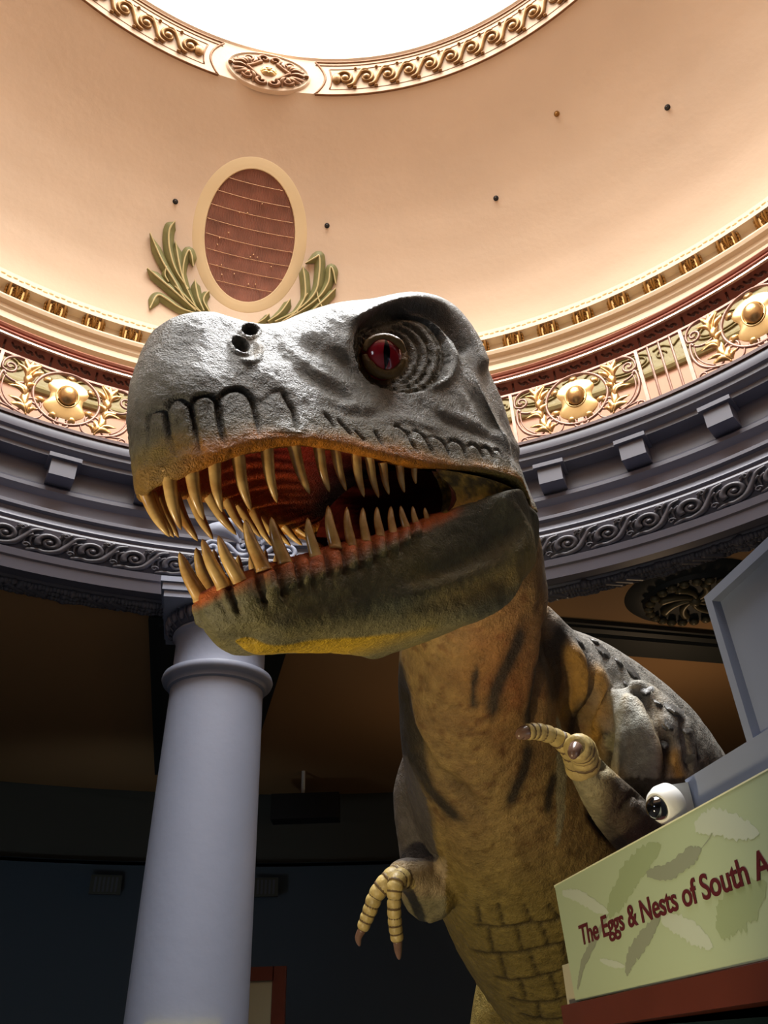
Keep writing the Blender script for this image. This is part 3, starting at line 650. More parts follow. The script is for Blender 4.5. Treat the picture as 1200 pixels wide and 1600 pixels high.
# ------------------------------------------------------------------ the animal model: head frame
_ps_, _th_ = math.radians(50), math.radians(20)
HF = np.array([-math.cos(_ps_)*math.cos(_th_), -math.sin(_ps_)*math.cos(_th_), -math.sin(_th_)])   # snout direction
HL = np.array([math.sin(_ps_), -math.cos(_ps_), 0.]); HU = np.cross(HF, HL)
HO = at(222, 765, 1.55)                                                                           # front of the upper lip
def h2w(V): V = np.asarray(V, float); return HO+V[..., 0:1]*HF+V[..., 1:2]*HL+V[..., 2:3]*HU
def w2h(P): d = np.asarray(P, float)-HO; return np.stack([d@HF, d@HL, d@HU], -1)
def hit(px, py, W, tol=.03):
    d = ray(px, py); W = np.array(W, float); ts = np.linspace(1.2, 3.4, 4401)
    P = w2h(EYE+ts[:, None]*d); w = np.interp(-P[:, 0], -W[:, 0], W[:, 1]); w = np.where(P[:, 0] > W[0, 0], -1, w)
    g = P[:, 1]-w; s = np.where((g[:-1] > 0) & (g[1:] <= 0))[0]
    return None if len(s) == 0 else P[s[0]]
def B(x, y, lat):
    d = ray(x, y); t = (lat+(HO-EYE)@HL)/(d@HL); return w2h(EYE+t*d)
def row(W, px, x0z, back, n):
    """near-side line of the head from the front midline to the back, resampled to n points"""
    pts = [np.array([W[0][0], 0, x0z])]
    for p in px:
        h = hit(*p, W)
        if h is not None and h[0] < pts[-1][0]+.02 and h[1] > .015: pts.append(h)
    pts += [np.array(b, float) for b in back]
    c = catmull(pts, 10); s = np.concatenate([[0], np.cumsum(np.linalg.norm(np.diff(c, axis=0), axis=1))]); s /= s[-1]
    # common parameter: blend of arc length so that columns line up between rows
    t = np.linspace(0, 1, n); return np.stack([np.interp(t, s, c[:, k]) for k in range(3)], 1)
def loft(rows, m):
    rows = np.array(rows); k = len(rows); out = []
    Q = np.concatenate([[2*rows[0]-rows[1]], rows, [2*rows[-1]-rows[-2]]])
    for i in range(k-1):
        a, b, c, d = Q[i:i+4]
        for t in np.linspace(0, 1, m[i], endpoint=False):
            out.append((.5*((2*b)+(c-a)*t+(2*a-5*b+4*c-d)*t*t+(-a+3*b-3*c+d)*t**3), i+t))
    out.append((rows[-1], k-1)); return np.array([o[0] for o in out]), np.array([o[1] for o in out])
def close_back(G, k=9, dx=.10):
    last = G[:, -1]; zc = last[:, 2].mean(); xc = last[:, 0].min()-dx; out = [G]
    for i in range(1, k+1):
        t = i/k; a = math.sin(t*PI/2); c = 1-math.cos(t*PI/2)
        P = last.copy(); P[:, 0] = last[:, 0]+(xc-last[:, 0])*a; P[:, 1] = last[:, 1]*(1-c); P[:, 2] = last[:, 2]+(zc-last[:, 2])*c; out.append(P[:, None])
    return np.concatenate(out, 1)
def smooth_grid(G, it=2, fix=()):
    for _ in range(it):
        H = G.copy(); H[1:-1] = (G[:-2]+2*G[1:-1]+G[2:])/4
        K = H.copy(); K[:, 1:-1] = (H[:, :-2]+2*H[:, 1:-1]+H[:, 2:])/4
        for r in fix: K[r] = H[r]
        G = K
    return G
NC = 230
R1 = row([(-.10, 0), (-.115, .04), (-.15, .065), (-.25, .08), (-.4, .10), (-.6, .15), (-.75, .19), (-.95, .21), (-1.1, .2), (-1.3, .19)],
         [(262, 503), (275, 496), (300, 489), (335, 487), (362, 495), (400, 505), (440, 503), (480, 487), (530, 472), (580, 467), (640, 466), (685, 474)], .385, [B(722, 505, .215), B(750, 560, .22), B(775, 620, .21), B(795, 680, .18)], NC)
R0 = R1.copy(); R0[:, 1] = 0; R0[:, 2] += .012*np.minimum(1, R1[:, 1]/.1); R0[:, 0] = R1[:, 0]-.0
R2 = row([(-.045, 0), (-.06, .05), (-.1, .085), (-.25, .12), (-.45, .16), (-.65, .2), (-.8, .225), (-1.0, .26), (-1.3, .27)],
         [(240, 560), (262, 555), (310, 545), (350, 548), (400, 553), (450, 545), (510, 530), (550, 510), (590, 490), (640, 492), (690, 520), (725, 560)], .28, [B(752, 600, .27), B(778, 655, .26), B(800, 710, .22)], NC)
R3 = row([(-.02, 0), (-.035, .055), (-.09, .10), (-.3, .15), (-.5, .18), (-.65, .2), (-.85, .25), (-1.05, .29), (-1.3, .30)],
         [(230, 620), (250, 612), (300, 600), (360, 595), (430, 590), (490, 590), (540, 590), (575, 600), (610, 612), (660, 605), (700, 605), (740, 630), (775, 668)], .19, [B(797, 705, .295), B(812, 740, .27), B(822, 765, .22)], NC)
R4 = row([(-.005, 0), (-.025, .055), (-.08, .105), (-.3, .165), (-.5, .205), (-.7, .235), (-.9, .28), (-1.1, .315), (-1.3, .32)],
         [(222, 690), (240, 680), (290, 665), (340, 650), (400, 650), (460, 655), (520, 660), (580, 670), (640, 675), (700, 690), (750, 703), (790, 720)], .095, [B(812, 738, .305), B(824, 766, .285), B(829, 785, .24)], NC)
R5 = row([(.0, 0), (-.015, .045), (-.07, .10), (-.15, .135), (-.3, .17), (-.5, .215), (-.7, .245), (-.9, .29), (-1.1, .32), (-1.3, .32)],
         [(235, 745), (280, 730), (330, 712), (400, 690), (450, 685), (520, 690), (580, 705), (640, 718), (700, 728), (760, 735)], .02, [B(790, 742, .295), B(812, 752, .30), B(826, 778, .28), B(830, 795, .24)], NC)
R6 = row([(-.02, 0), (-.03, .03), (-.06, .06), (-.1, .085), (-.2, .115), (-.3, .14), (-.5, .18), (-.7, .21), (-.9, .24), (-1.3, .27)],
         [(240, 762), (290, 745), (330, 728), (370, 715), (415, 705), (465, 698), (500, 702), (540, 708), (585, 718), (640, 732), (700, 733)], .0, [B(745, 740, .25), B(785, 750, .265), B(812, 768, .262), B(824, 788, .24)], NC)
R7 = R6.copy(); R7[:, 1] *= .80; R7[:, 2] += .035; R7[:, 0] = np.minimum(R6[:, 0]-.01, R6[:, 0]*.99-.02)
R8 = R6.copy(); R8[:, 1] *= .45; R8[:, 2] += .075; R8[:, 0] = R6[:, 0]*.97-.035
R9 = R8.copy(); R9[:, 1] = 0; R9[:, 2] += .012
G, gv = loft([R0, R1, R2, R3, R4, R5, R6, R7, R8, R9], [14, 26, 26, 26, 22, 12, 9, 9, 8])
G = close_back(G); NC2 = G.shape[1]
G = smooth_grid(G, 5)
G[0, :, 1] = 0; G[-1, :, 1] = 0; G[:, 0, 1] = 0

def seg_dist(P, line):
    """distance of 2D points to a polyline and the position 0..1 along it"""
    line = np.asarray(line, float); best = np.full(len(P), 1e9); par = np.zeros(len(P)); n = len(line)-1
    for i in range(n):
        a, b = line[i], line[i+1]; d = b-a; t = np.clip(((P-a)@d)/(d@d+1e-9), 0, 1); q = np.linalg.norm(P-(a+t[:, None]*d), axis=1)
        m = q < best; best[m] = q[m]; par[m] = (i+t[m])/n
    return best, par
def normals(G):
    du = np.gradient(G, axis=0); dv = np.gradient(G, axis=1); n = np.cross(du, dv); L = np.linalg.norm(n, axis=2, keepdims=True); return n/np.maximum(L, 1e-9)
def carve(uv, lines):
    """sum of grooves (depth>0) and ridges (depth<0): (points, width, depth_mm[, taper])"""
    D = np.zeros(len(uv))
    for ln in lines:
        pts, w, d = ln[:3]; pts = catmull(pts, 5) if len(pts) > 2 else pts
        lo = np.min(pts, 0)-3.2*w; hi = np.max(pts, 0)+3.2*w
        m = ((uv > lo) & (uv < hi)).all(1)
        if not m.any(): continue
        q, t = seg_dist(uv[m], pts); tp = 1 if len(ln) > 3 else np.clip(np.minimum(t, 1-t)*5+.25, 0, 1)
        D[m] -= d*.001*tp*np.exp(-(q/w)**2)
    return D
def vnoise(P, scale, seed=0):
    """smooth value noise on 3D points"""
    r = np.random.RandomState(seed); T = r.rand(32, 32, 32); Q = P*scale+100; i = np.floor(Q).astype(int); f = Q-i; f = f*f*(3-2*f); o = 0
    for dx in (0, 1):
        for dy in (0, 1):
            for dz in (0, 1):
                w = (f[:, 0] if dx else 1-f[:, 0])*(f[:, 1] if dy else 1-f[:, 1])*(f[:, 2] if dz else 1-f[:, 2])
                o = o+w*T[(i[:, 0]+dx) % 32, (i[:, 1]+dy) % 32, (i[:, 2]+dz) % 32]
    return o
def fbm(P, s, seed=0, o=3): return sum(vnoise(P, s*2**k, seed+k)*.5**k for k in range(o))/sum(.5**k for k in range(o))
def mixc(C, c, w): w = np.clip(w, 0, 1)[:, None]; return C*(1-w)+np.array(lin(c))*w
def sstep(a, b, x): t = np.clip((x-a)/(b-a), 0, 1); return t*t*(3-2*t)
def skin_mesh(name, V, F, Cc, m, parent, angle=180):
    me = bpy.data.meshes.new(name); o0 = np.array(wloc(parent)); me.from_pydata((V-o0).tolist(), [], F); me.update()
    at_ = me.color_attributes.new('skin', 'FLOAT_COLOR', 'POINT'); at_.data.foreach_set('color', np.column_stack([Cc, np.ones(len(Cc))]).astype(np.float32).ravel())
    me.polygons.foreach_set('use_smooth', [True]*len(me.polygons)); me.materials.append(m)
    o = bpy.data.objects.new(name, me); col.objects.link(o); o.parent = parent; return o
def skin_mat(name, rough, fine=140, dist=.004, coarse=45, cd=.006, spec=.5):
    m = bpy.data.materials.new(name); m.use_nodes = True; nt = m.node_tree; b = nt.nodes['Principled BSDF']; L = nt.links
    at_ = nt.nodes.new('ShaderNodeAttribute'); at_.attribute_name = 'skin'; tc = nt.nodes.new('ShaderNodeTexCoord')
    n1 = nt.nodes.new('ShaderNodeTexNoise'); n1.inputs['Scale'].default_value = fine; n1.inputs['Detail'].default_value = 3
    n2 = nt.nodes.new('ShaderNodeTexVoronoi'); n2.inputs['Scale'].default_value = coarse; n2.feature = 'SMOOTH_F1'
    n3 = nt.nodes.new('ShaderNodeTexNoise'); n3.inputs['Scale'].default_value = coarse*.9; n3.inputs['Detail'].default_value = 5; n3.inputs['Roughness'].default_value = .7
    for n in (n1, n2, n3): L.new(tc.outputs['Object'], n.inputs['Vector'])
    b1 = nt.nodes.new('ShaderNodeBump'); b1.inputs['Distance'].default_value = dist; b2 = nt.nodes.new('ShaderNodeBump'); b2.inputs['Distance'].default_value = cd
    L.new(n1.outputs['Fac'], b1.inputs['Height']); L.new(n3.outputs['Fac'], b2.inputs['Height']); L.new(b1.outputs[0], b2.inputs['Normal']); L.new(b2.outputs[0], b.inputs['Normal'])
    mx = nt.nodes.new('ShaderNodeMix'); mx.data_type = 'RGBA'; mx.blend_type = 'MULTIPLY'; mx.inputs[0].default_value = 1
    mr = nt.nodes.new('ShaderNodeMapRange'); mr.inputs[1].default_value = .3; mr.inputs[2].default_value = .7; mr.inputs[3].default_value = .62; mr.inputs[4].default_value = 1.15
    L.new(n3.outputs['Fac'], mr.inputs[0]); L.new(at_.outputs['Color'], mx.inputs[6]); L.new(mr.outputs[0], mx.inputs[7]); L.new(mx.outputs[2], b.inputs['Base Color'])
    b.inputs['Roughness'].default_value = rough; b.inputs['Specular IOR Level'].default_value = spec
    return m
def to_faces(a, b, off=0, flip=False):
    I = np.arange(a*b).reshape(a, b)+off; q = np.stack([I[:-1, :-1], I[1:, :-1], I[1:, 1:], I[:-1, 1:]], -1).reshape(-1, 4)
    return (q[:, ::-1] if flip else q).tolist()

ROOT = empty('dinosaur_model', (.75, 4.0, 0), 'grey and ochre dinosaur model with open toothed jaws and a red eye', 'dinosaur')
M_HEAD = skin_mat('head_skin', .44, fine=240, dist=.0055, coarse=60, cd=.0075, spec=.5)

# ---- upper head
def build_side_pair(name, G, gv, disp, colour, m):
    """displace the near side, mirror it, weld along the midline"""
    a, b = G.shape[:2]; N = normals(G); P = h2w(G.reshape(-1, 3)); u, v = proj(P); uv = np.stack([u, v], 1)
    nz = N.reshape(-1, 3); nn = nz
    D = disp(uv, G.reshape(-1, 3), np.repeat(gv, b))
    V1 = G.reshape(-1, 3)+nn*D[:, None]
    mid = np.abs(G.reshape(-1, 3)[:, 1]) < 1e-6; V1[mid, 1] = 0
    V1[:, 1] = np.maximum(V1[:, 1], 0)
    C1 = colour(uv, G.reshape(-1, 3), np.repeat(gv, b))
    V2 = V1.copy(); V2[:, 1] *= -1
    F = to_faces(a, b)+to_faces(a, b, a*b, True)
    o = skin_mesh(name, h2w(np.vstack([V1, V2])), F, np.vstack([C1, C1]), m, ROOT)
    import bmesh
    bm = bmesh.new(); bm.from_mesh(o.data); bmesh.ops.remove_doubles(bm, verts=bm.verts, dist=1e-5); bmesh.ops.recalc_face_normals(bm, faces=bm.faces); bm.to_mesh(o.data); bm.free()
    return o
N0 = normals(G)                                    # make sure normals point outward (near side: +y)
if N0[int(len(G)*.35), NC//2, 1] < 0: G = G[:, ::1]; NSIGN = -1
else: NSIGN = 1
ARCH = [([(233, 702), (231, 660), (235, 644), (254, 641), (262, 655), (266, 680), (272, 708)], 2.6, 8), ([(262, 690), (260, 650), (264, 632), (275, 622), (288, 626), (298, 638), (304, 660), (312, 705)], 3, 10),
        ([(306, 680), (300, 640), (306, 622), (322, 618), (336, 625), (343, 640), (346, 665), (353, 695)], 3, 10), ([(347, 690), (340, 640), (346, 618), (366, 608), (384, 613), (395, 628), (400, 650), (407, 680)], 3.2, 11),
        ([(440, 610), (450, 628), (459, 644), (463, 670)], 2.6, 8), ([(405, 630), (425, 614), (440, 610)], 2.4, 3)]
SCALES = [[(614, 669), (620, 666), (635, 677), (641, 689), (653, 707)], [(641, 677), (650, 674), (663, 686), (680, 713)], [(668, 686), (677, 683), (692, 692), (707, 717)], [(698, 693), (707, 689), (719, 695), (731, 717)],
          [(728, 701), (737, 695), (749, 704), (758, 719)], [(749, 701), (761, 701), (773, 717)], [(770, 705), (779, 704), (788, 719)], [(506, 644), (516, 655), (524, 668)], [(527, 653), (540, 668), (551, 680)], [(554, 671), (563, 680), (572, 689)], [(584, 671), (592, 684), (599, 695)]]
WR = [([(424, 546), (462, 568), (500, 596), (530, 616), (556, 632)], 9, 11), ([(462, 536), (510, 548), (545, 568), (575, 590), (596, 604)], 11, 15), ([(440, 556), (480, 574), (520, 592), (552, 606)], 8, -7),
      ([(508, 626), (538, 642), (575, 650), (600, 646)], 6, 8), ([(530, 634), (560, 632), (590, 636)], 8, -6), ([(400, 575), (440, 600), (490, 625)], 10, -4),
      ([(676, 644), (705, 662), (750, 680), (790, 702), (812, 728)], 5, 9), ([(672, 632), (710, 648), (755, 668), (795, 690), (815, 716)], 8, -9), ([(737, 612), (757, 645), (774, 682)], 8, 14), ([(762, 600), (782, 640), (798, 690)], 9, -7),
      ([(640, 618), (690, 625), (720, 640)], 9, -5), ([(590, 652), (640, 655), (690, 672)], 7, -6), ([(600, 664), (650, 668), (700, 684)], 4, 4), ([(655, 628), (668, 640)], 5, 4), ([(700, 600), (730, 625), (750, 655)], 6, -5),
      ([(330, 500), (350, 515), (362, 528)], 12, 4), ([(250, 560), (300, 580), (360, 590)], 25, -3), ([(412, 512), (430, 530), (440, 552)], 6, 5)]
EC = np.array([604., 553.])
def eye_field(uv):
    """nested wrinkle rings round the eye: returns 0 at the eyelid .. 1 at the rim of the socket"""
    best = np.full(len(uv), 9.)
    for s in np.linspace(0, 1, 41):
        c = EC+np.array([24, -6])*s; rx = 31+45*s; ry = 33+31*s; a = math.radians(10+14*s)
        d = uv-c; x = d[:, 0]*math.cos(a)+d[:, 1]*math.sin(a); y = -d[:, 0]*math.sin(a)+d[:, 1]*math.cos(a)
        q = np.hypot(x/rx, y/ry); m = (q <= 1) & (best > 8); best[m] = s
    return best
def disp_head(uv, L, g):
    D = carve(uv, ARCH)+carve(uv, [(p_, w_*1.2, d_*.62) for p_, w_, d_ in WR])+carve(uv, [(s, 2.1, 6) for s in SCALES])
    n = len(uv); up = sstep(1.0, 1.4, g)*(g < 5)
    # raised rounded scales along the rear lip and plump plates at the front
    D += .004*np.exp(-((uv[:, 1]-(655+(uv[:, 0]-500)*.17))/18)**2)*sstep(560, 640, uv[:, 0])*up
    e = eye_field(uv); ins = (e < 8)*(g < 4)*(L[:, 0] < -.4)
    dep = np.where(e < 8, 1-e, 0)
    ring_ = np.where(e < .97, (np.abs(np.sin(e*PI*4.6)))**.55, 0)
    D += ins*(-.020-.020*dep**.8+.014*ring_*np.minimum(1, (1-e)*8))
    # brow ridge overhanging the socket and its dark hollow
    D += carve(uv, [([(556, 500), (600, 478), (650, 470), (700, 484), (738, 532), (752, 566)], 10, -20, 1), ([(566, 508), (610, 490), (655, 484), (694, 502), (722, 545)], 8, 24, 1), ([(545, 520), (540, 545), (556, 580)], 6, -6)])*(g > .9)
    D += carve(uv, [([(700, 520), (712, 560), (700, 592), (660, 610)], 6, -9)])
    # nostril: two pits with a raised rim
    for c, rx, ry, a, d in (((390, 517), 12, 8, .1, 30), ((375, 540), 14, 9, .75, 22)):
        q = uv-np.array(c); x = q[:, 0]*math.cos(a)+q[:, 1]*math.sin(a); y = -q[:, 0]*math.sin(a)+q[:, 1]*math.cos(a); r = np.hypot(x/rx, y/ry)
        D += (-d*.001*(1-sstep(.75, 1.05, r))+.006*np.exp(-((r-1.25)/.2)**2))*(g < 3)
    D += carve(uv, [([(398, 530), (406, 545), (404, 560), (390, 566), (374, 560)], 4, -6)])
    # rough hide
    D += up*(.0036*(fbm(L, 55, 3)-.5)+.004*(fbm(L, 18, 8)-.5)*(g < 4.6))
    D += ((g > 5) & (g < 6.4))*.006*(fbm(L, 60, 5)-.5)
    return D*NSIGN
def col_head(uv, L, g):
    n = len(uv); ns = fbm(L, 14, 11); nf = fbm(L, 60, 12); oliv_shade = sstep(2.6, 3.4, g+.5*(ns-.5))*sstep(-.30, -.10, L[:, 0])
    C = np.tile(np.array(lin((120, 117, 106))), (n, 1)); C = mixc(C, (150, 149, 142), sstep(.45, .7, ns)*.6)
    C = mixc(C, (84, 79, 64), oliv_shade*.75)  # olive hide plus shade painted into the lower front snout
    C = mixc(C, (112, 104, 78), sstep(3.5, 4.2, g+.5*(ns-.5)))
    C = mixc(C, (150, 112, 40), sstep(4.15, 4.55, g+.7*(ns-.5)))
    C = mixc(C, (224, 138, 34), sstep(4.45, 4.85, g+.6*(ns-.5)))
    C = mixc(C, (150, 128, 62), sstep(-.62, -.9, L[:, 0])*sstep(4.5, 5, g))
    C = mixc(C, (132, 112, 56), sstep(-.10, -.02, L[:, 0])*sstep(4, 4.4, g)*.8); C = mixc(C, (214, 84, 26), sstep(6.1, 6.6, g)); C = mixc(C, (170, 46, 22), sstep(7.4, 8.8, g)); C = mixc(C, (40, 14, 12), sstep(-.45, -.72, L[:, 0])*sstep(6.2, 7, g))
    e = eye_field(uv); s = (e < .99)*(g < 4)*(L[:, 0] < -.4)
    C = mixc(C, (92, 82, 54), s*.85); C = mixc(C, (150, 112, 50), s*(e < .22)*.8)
    C = mixc(C, (46, 42, 38), (-carve(uv, [([(566, 508), (610, 490), (655, 484), (694, 502), (722, 545)], 10, 1, 1)])*1000)*(g > .9)*.6*(e > .9))  # shade under the brow ridge, painted into the hollow
    gr = carve(uv, ARCH)+carve(uv, [(q, 2.4, 8) for q in SCALES]); C = mixc(C, (44, 40, 34), np.clip(-gr*1000/9, 0, 1)*.85)
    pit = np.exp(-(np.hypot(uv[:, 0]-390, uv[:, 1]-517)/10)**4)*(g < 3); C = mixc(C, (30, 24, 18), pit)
    C = mixc(C, (188, 172, 140), (-carve(uv, [([(380, 524), (396, 528), (404, 545), (392, 556)], 8, 1)])*1000)*(1-pit)*.7*(g < 3))
    return C
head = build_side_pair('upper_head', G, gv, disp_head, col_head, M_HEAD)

# ---- lower jaw
J1 = row([(-.10, 0), (-.115, .03), (-.15, .06), (-.2, .08), (-.3, .108), (-.5, .15), (-.7, .19), (-.9, .225), (-1.1, .26)],
         [(345, 912), (385, 896), (440, 878), (490, 865), (525, 853), (580, 840), (620, 828), (650, 817), (680, 804)], -.21, [B(745, 785, .24), B(785, 772, .262), B(812, 778, .26), B(824, 800, .22)], NC)
J2 = row([(-.095, 0), (-.11, .035), (-.15, .075), (-.3, .125), (-.5, .17), (-.7, .215), (-.9, .265), (-1.1, .31), (-1.2, .32)],
         [(350, 945), (410, 940), (470, 925), (530, 905), (590, 880), (650, 850), (700, 825), (750, 792)], -.245, [B(790, 772, .29), B(815, 768, .30), B(829, 795, .27)], NC)
J3 = row([(-.12, 0), (-.135, .04), (-.2, .075), (-.35, .115), (-.55, .155), (-.8, .22), (-1.0, .285), (-1.2, .31)],
         [(380, 975), (440, 985), (520, 970), (600, 950), (680, 925), (750, 890), (800, 842)], -.285, [B(825, 815, .285), B(834, 845, .24), B(836, 850, .2)], NC)
J4 = row([(-.16, 0), (-.18, .025), (-.25, .04), (-.4, .06), (-.6, .10), (-.8, .18), (-1.0, .235), (-1.2, .25)],
         [(390, 992), (430, 1005), (500, 997), (590, 987), (680, 975), (750, 962), (800, 935)], -.30, [B(818, 905, .235), B(834, 885, .20), B(836, 870, .16)], NC)
J5 = J4.copy(); J5[:, 1] *= .62; J5[:, 2] -= .004+.006*np.sin(np.linspace(0, PI, NC))
J6 = J5.copy(); J6[:, 1] = 0; J6[:, 2] -= .003
J0 = J1.copy(); J0[:, 1] *= .80; J0[:, 2] += .004; J0[:, 0] -= .018
JA = J1.copy(); JA[:, 1] *= .60; JA[:, 2] -= .045; JA[:, 0] -= .04
JB = JA.copy(); JB[:, 1] = 0; JB[:, 2] += .01
JG, jv = loft([JB, JA, J0, J1, J2, J3, J4, J5, J6], [8, 10, 10, 16, 22, 22, 12, 8])
JG = close_back(JG); JG = smooth_grid(JG, 5); JG[0, :, 1] = 0; JG[-1, :, 1] = 0; JG[:, 0, 1] = 0
JGR = [([(339, 920), (345, 940), (356, 962)], 3, 6), ([(356, 912), (362, 935), (376, 962)], 5, 12), ([(402, 896), (406, 925), (417, 945)], 5, 13), ([(432, 882), (437, 912), (445, 936)], 5, 13), ([(461, 872), (464, 898), (470, 922)], 5, 12), ([(482, 867), (484, 895), (490, 922)], 3, 7),
       ([(508, 862), (511, 885), (514, 905)], 5, 12), ([(535, 853), (537, 880), (540, 902)], 4.5, 11), ([(560, 846), (561, 872), (563, 895)], 4, 10), ([(583, 840), (584, 865), (586, 884)], 4, 10), ([(604, 833), (605, 855), (606, 875)], 3.6, 9), ([(624, 826), (625, 848), (626, 865)], 3.4, 8),
       ([(642, 820), (643, 838), (644, 853)], 3, 7), ([(658, 813), (659, 826), (660, 840)], 2.6, 5)]
JB_ = [([((a[0][0]+b[0][0])/2, (a[0][1]+b[0][1])/2+4), ((a[-1][0]+b[-1][0])/2, (a[-1][1]+b[-1][1])/2-8)], abs(b[0][0]-a[0][0])*.40+2, -13) for a, b in zip([g_[0] for g_ in JGR[:-1]], [g_[0] for g_ in JGR[1:]])]
def disp_jaw(uv, L, g):
    D = (carve(uv, JGR)+carve(uv, JB_))*(g > 2.6)
    D += carve(uv, [([(640, 905), (720, 880), (790, 838), (826, 800)], 14, 7), ([(600, 945), (690, 915), (780, 880), (830, 840)], 14, -7), ([(700, 820), (760, 800), (800, 800)], 26, -6), ([(400, 960), (500, 945), (600, 915)], 12, 3), ([(640, 950), (720, 935), (790, 900)], 10, 5)])*(g > 3)
    D += (g > 2.8)*(.0026*(fbm(L, 60, 3)-.5)+.004*(fbm(L, 16, 9)-.5)); D += ((g > 1.6) & (g < 3.4))*.008*(fbm(L, 50, 6)-.5)
    return D*JSIGN
def col_jaw(uv, L, g):
    n = len(uv); ns = fbm(L, 12, 21); C = np.tile(np.array(lin((118, 110, 76))), (n, 1)); C = mixc(C, (138, 124, 66), sstep(.4, .7, ns)*.5)
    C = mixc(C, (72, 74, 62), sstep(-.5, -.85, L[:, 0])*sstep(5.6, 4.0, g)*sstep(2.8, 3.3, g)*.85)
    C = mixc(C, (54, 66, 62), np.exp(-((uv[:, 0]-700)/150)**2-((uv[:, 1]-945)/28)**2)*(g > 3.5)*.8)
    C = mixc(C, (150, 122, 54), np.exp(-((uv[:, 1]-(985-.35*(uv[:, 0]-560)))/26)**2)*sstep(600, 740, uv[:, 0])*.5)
    C = mixc(C, (184, 148, 34), sstep(6.0, 6.6, g+.6*(ns-.5))*sstep(-.75, -.45, L[:, 0]))
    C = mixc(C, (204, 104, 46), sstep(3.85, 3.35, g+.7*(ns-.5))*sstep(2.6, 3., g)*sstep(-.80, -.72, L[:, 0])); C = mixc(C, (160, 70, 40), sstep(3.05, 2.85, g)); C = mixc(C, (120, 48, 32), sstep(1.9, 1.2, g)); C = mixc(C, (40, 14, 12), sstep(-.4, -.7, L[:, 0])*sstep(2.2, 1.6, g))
    gr = carve(uv, JGR)*(g > 2.9); C = mixc(C, (70, 48, 30), np.clip(-gr*1000/14, 0, 1)*.8)
    return C
NJ = normals(JG); JSIGN = 1 if NJ[int(len(JG)*.6), NC//2, 1] > 0 else -1
M_JAW = skin_mat('jaw_skin', .5, fine=190, dist=.003, coarse=55, cd=.007, spec=.4)
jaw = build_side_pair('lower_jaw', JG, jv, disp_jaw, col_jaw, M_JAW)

# ---- cheek skin joining the jaws, and the dark back of the throat
def cheek(side):
    rows = []
    top = [(-.70, .232, .045), (-.80, .258, .035), (-.90, .278, .02), (-.98, .285, .005), (-1.04, .28, -.02)]
    bot = [(-.70, .205, -.075), (-.80, .238, -.05), (-.90, .265, -.03), (-.98, .275, -.02), (-1.04, .272, -.03)]
    A = catmull(top, 8); B = catmull(bot, 8); n = len(A)
    for t in np.linspace(0, 1, 22):
        P = A*(1-t)+B*t; bow = 4*t*(1-t); P = P.copy(); P[:, 1] -= .008*bow; P[:, 0] -= .05*bow*np.linspace(1, 0, n); rows.append(P)
    Gc = np.array(rows); Gc[:, :, 1] *= side
    fl = Gc.reshape(-1, 3); nz = fbm(fl, 40, 4)
    C = np.tile(np.array(lin((226, 178, 76))), (len(fl), 1)); C = mixc(C, (112, 92, 50), sstep(.4, .65, nz)); C = mixc(C, (120, 52, 26), sstep(.035, 0, np.abs(fl[:, 0]+.70)))
    Q = fl.copy(); Q[:, 1] += side*.006*(nz-.5)
    Q2 = Q.copy(); Q2[:, 1] -= side*.012
    a, b = Gc.shape[:2]
    skin_mesh('cheek_skin', h2w(np.vstack([Q, Q2])), to_faces(a, b)+to_faces(a, b, a*b, True), np.vstack([C, C]), M_JAW, ROOT)
cheek(1); cheek(-1)
M_MOUTH = mat('mouth_lining', (92, 26, 16), .45, noise=(8, .3), bump=(25, .008))
th = []
for t in np.linspace(0, 1, 14):
    c = np.linspace(-1, 1, 21); x = -.72-.28*t; w = .235*(1-.35*t); zt_ = .10-.02*t; zb_ = -.115+.05*t
    a = np.linspace(0, 2*PI, 40); th.append(np.column_stack([np.full(40, x)-.02*np.cos(a*2), w*np.cos(a), (zt_+zb_)/2+(zt_-zb_)/2*np.sin(a)*1.1]))
th.append(np.repeat(np.array([[-1.02, 0, -.02]]), 40, 0))
o = MB().grid(h2w(np.array(th))).build('throat_lining', M_MOUTH, None, angle=180); o.parent = ROOT; o.location = -Vector(wloc(ROOT))
# tongue-like ridge of the palate
# ---- teeth
M_TOOTH = bpy.data.materials.new('tooth_resin'); M_TOOTH.use_nodes = True
nt = M_TOOTH.node_tree; b = nt.nodes['Principled BSDF']; tc = nt.nodes.new('ShaderNodeTexCoord'); nz_ = nt.nodes.new('ShaderNodeTexNoise'); nz_.inputs['Scale'].default_value = 22; nz_.inputs['Detail'].default_value = 4
cr_ = nt.nodes.new('ShaderNodeValToRGB'); cr_.color_ramp.elements[0].color = (*lin((182, 126, 60)), 1); cr_.color_ramp.elements[1].color = (*lin((236, 192, 116)), 1); cr_.color_ramp.elements[0].position = .3; cr_.color_ramp.elements[1].position = .62
nt.links.new(tc.outputs['Object'], nz_.inputs['Vector']); nt.links.new(nz_.outputs['Fac'], cr_.inputs[0]); nt.links.new(cr_.outputs[0], b.inputs['Base Color'])
b.inputs['Roughness'].default_value = .24; b.inputs['Specular IOR Level'].default_value = .6; b.inputs['Coat Weight'].default_value = .3
UP_W = [(-.02, 0), (-.03, .03), (-.06, .06), (-.1, .085), (-.2, .115), (-.3, .14), (-.5, .18), (-.7, .21), (-.9, .24), (-1.3, .27)]
LO_W = [(-.10, 0), (-.115, .03), (-.15, .06), (-.2, .08), (-.3, .108), (-.5, .15), (-.7, .19), (-.9, .225), (-1.1, .26)]
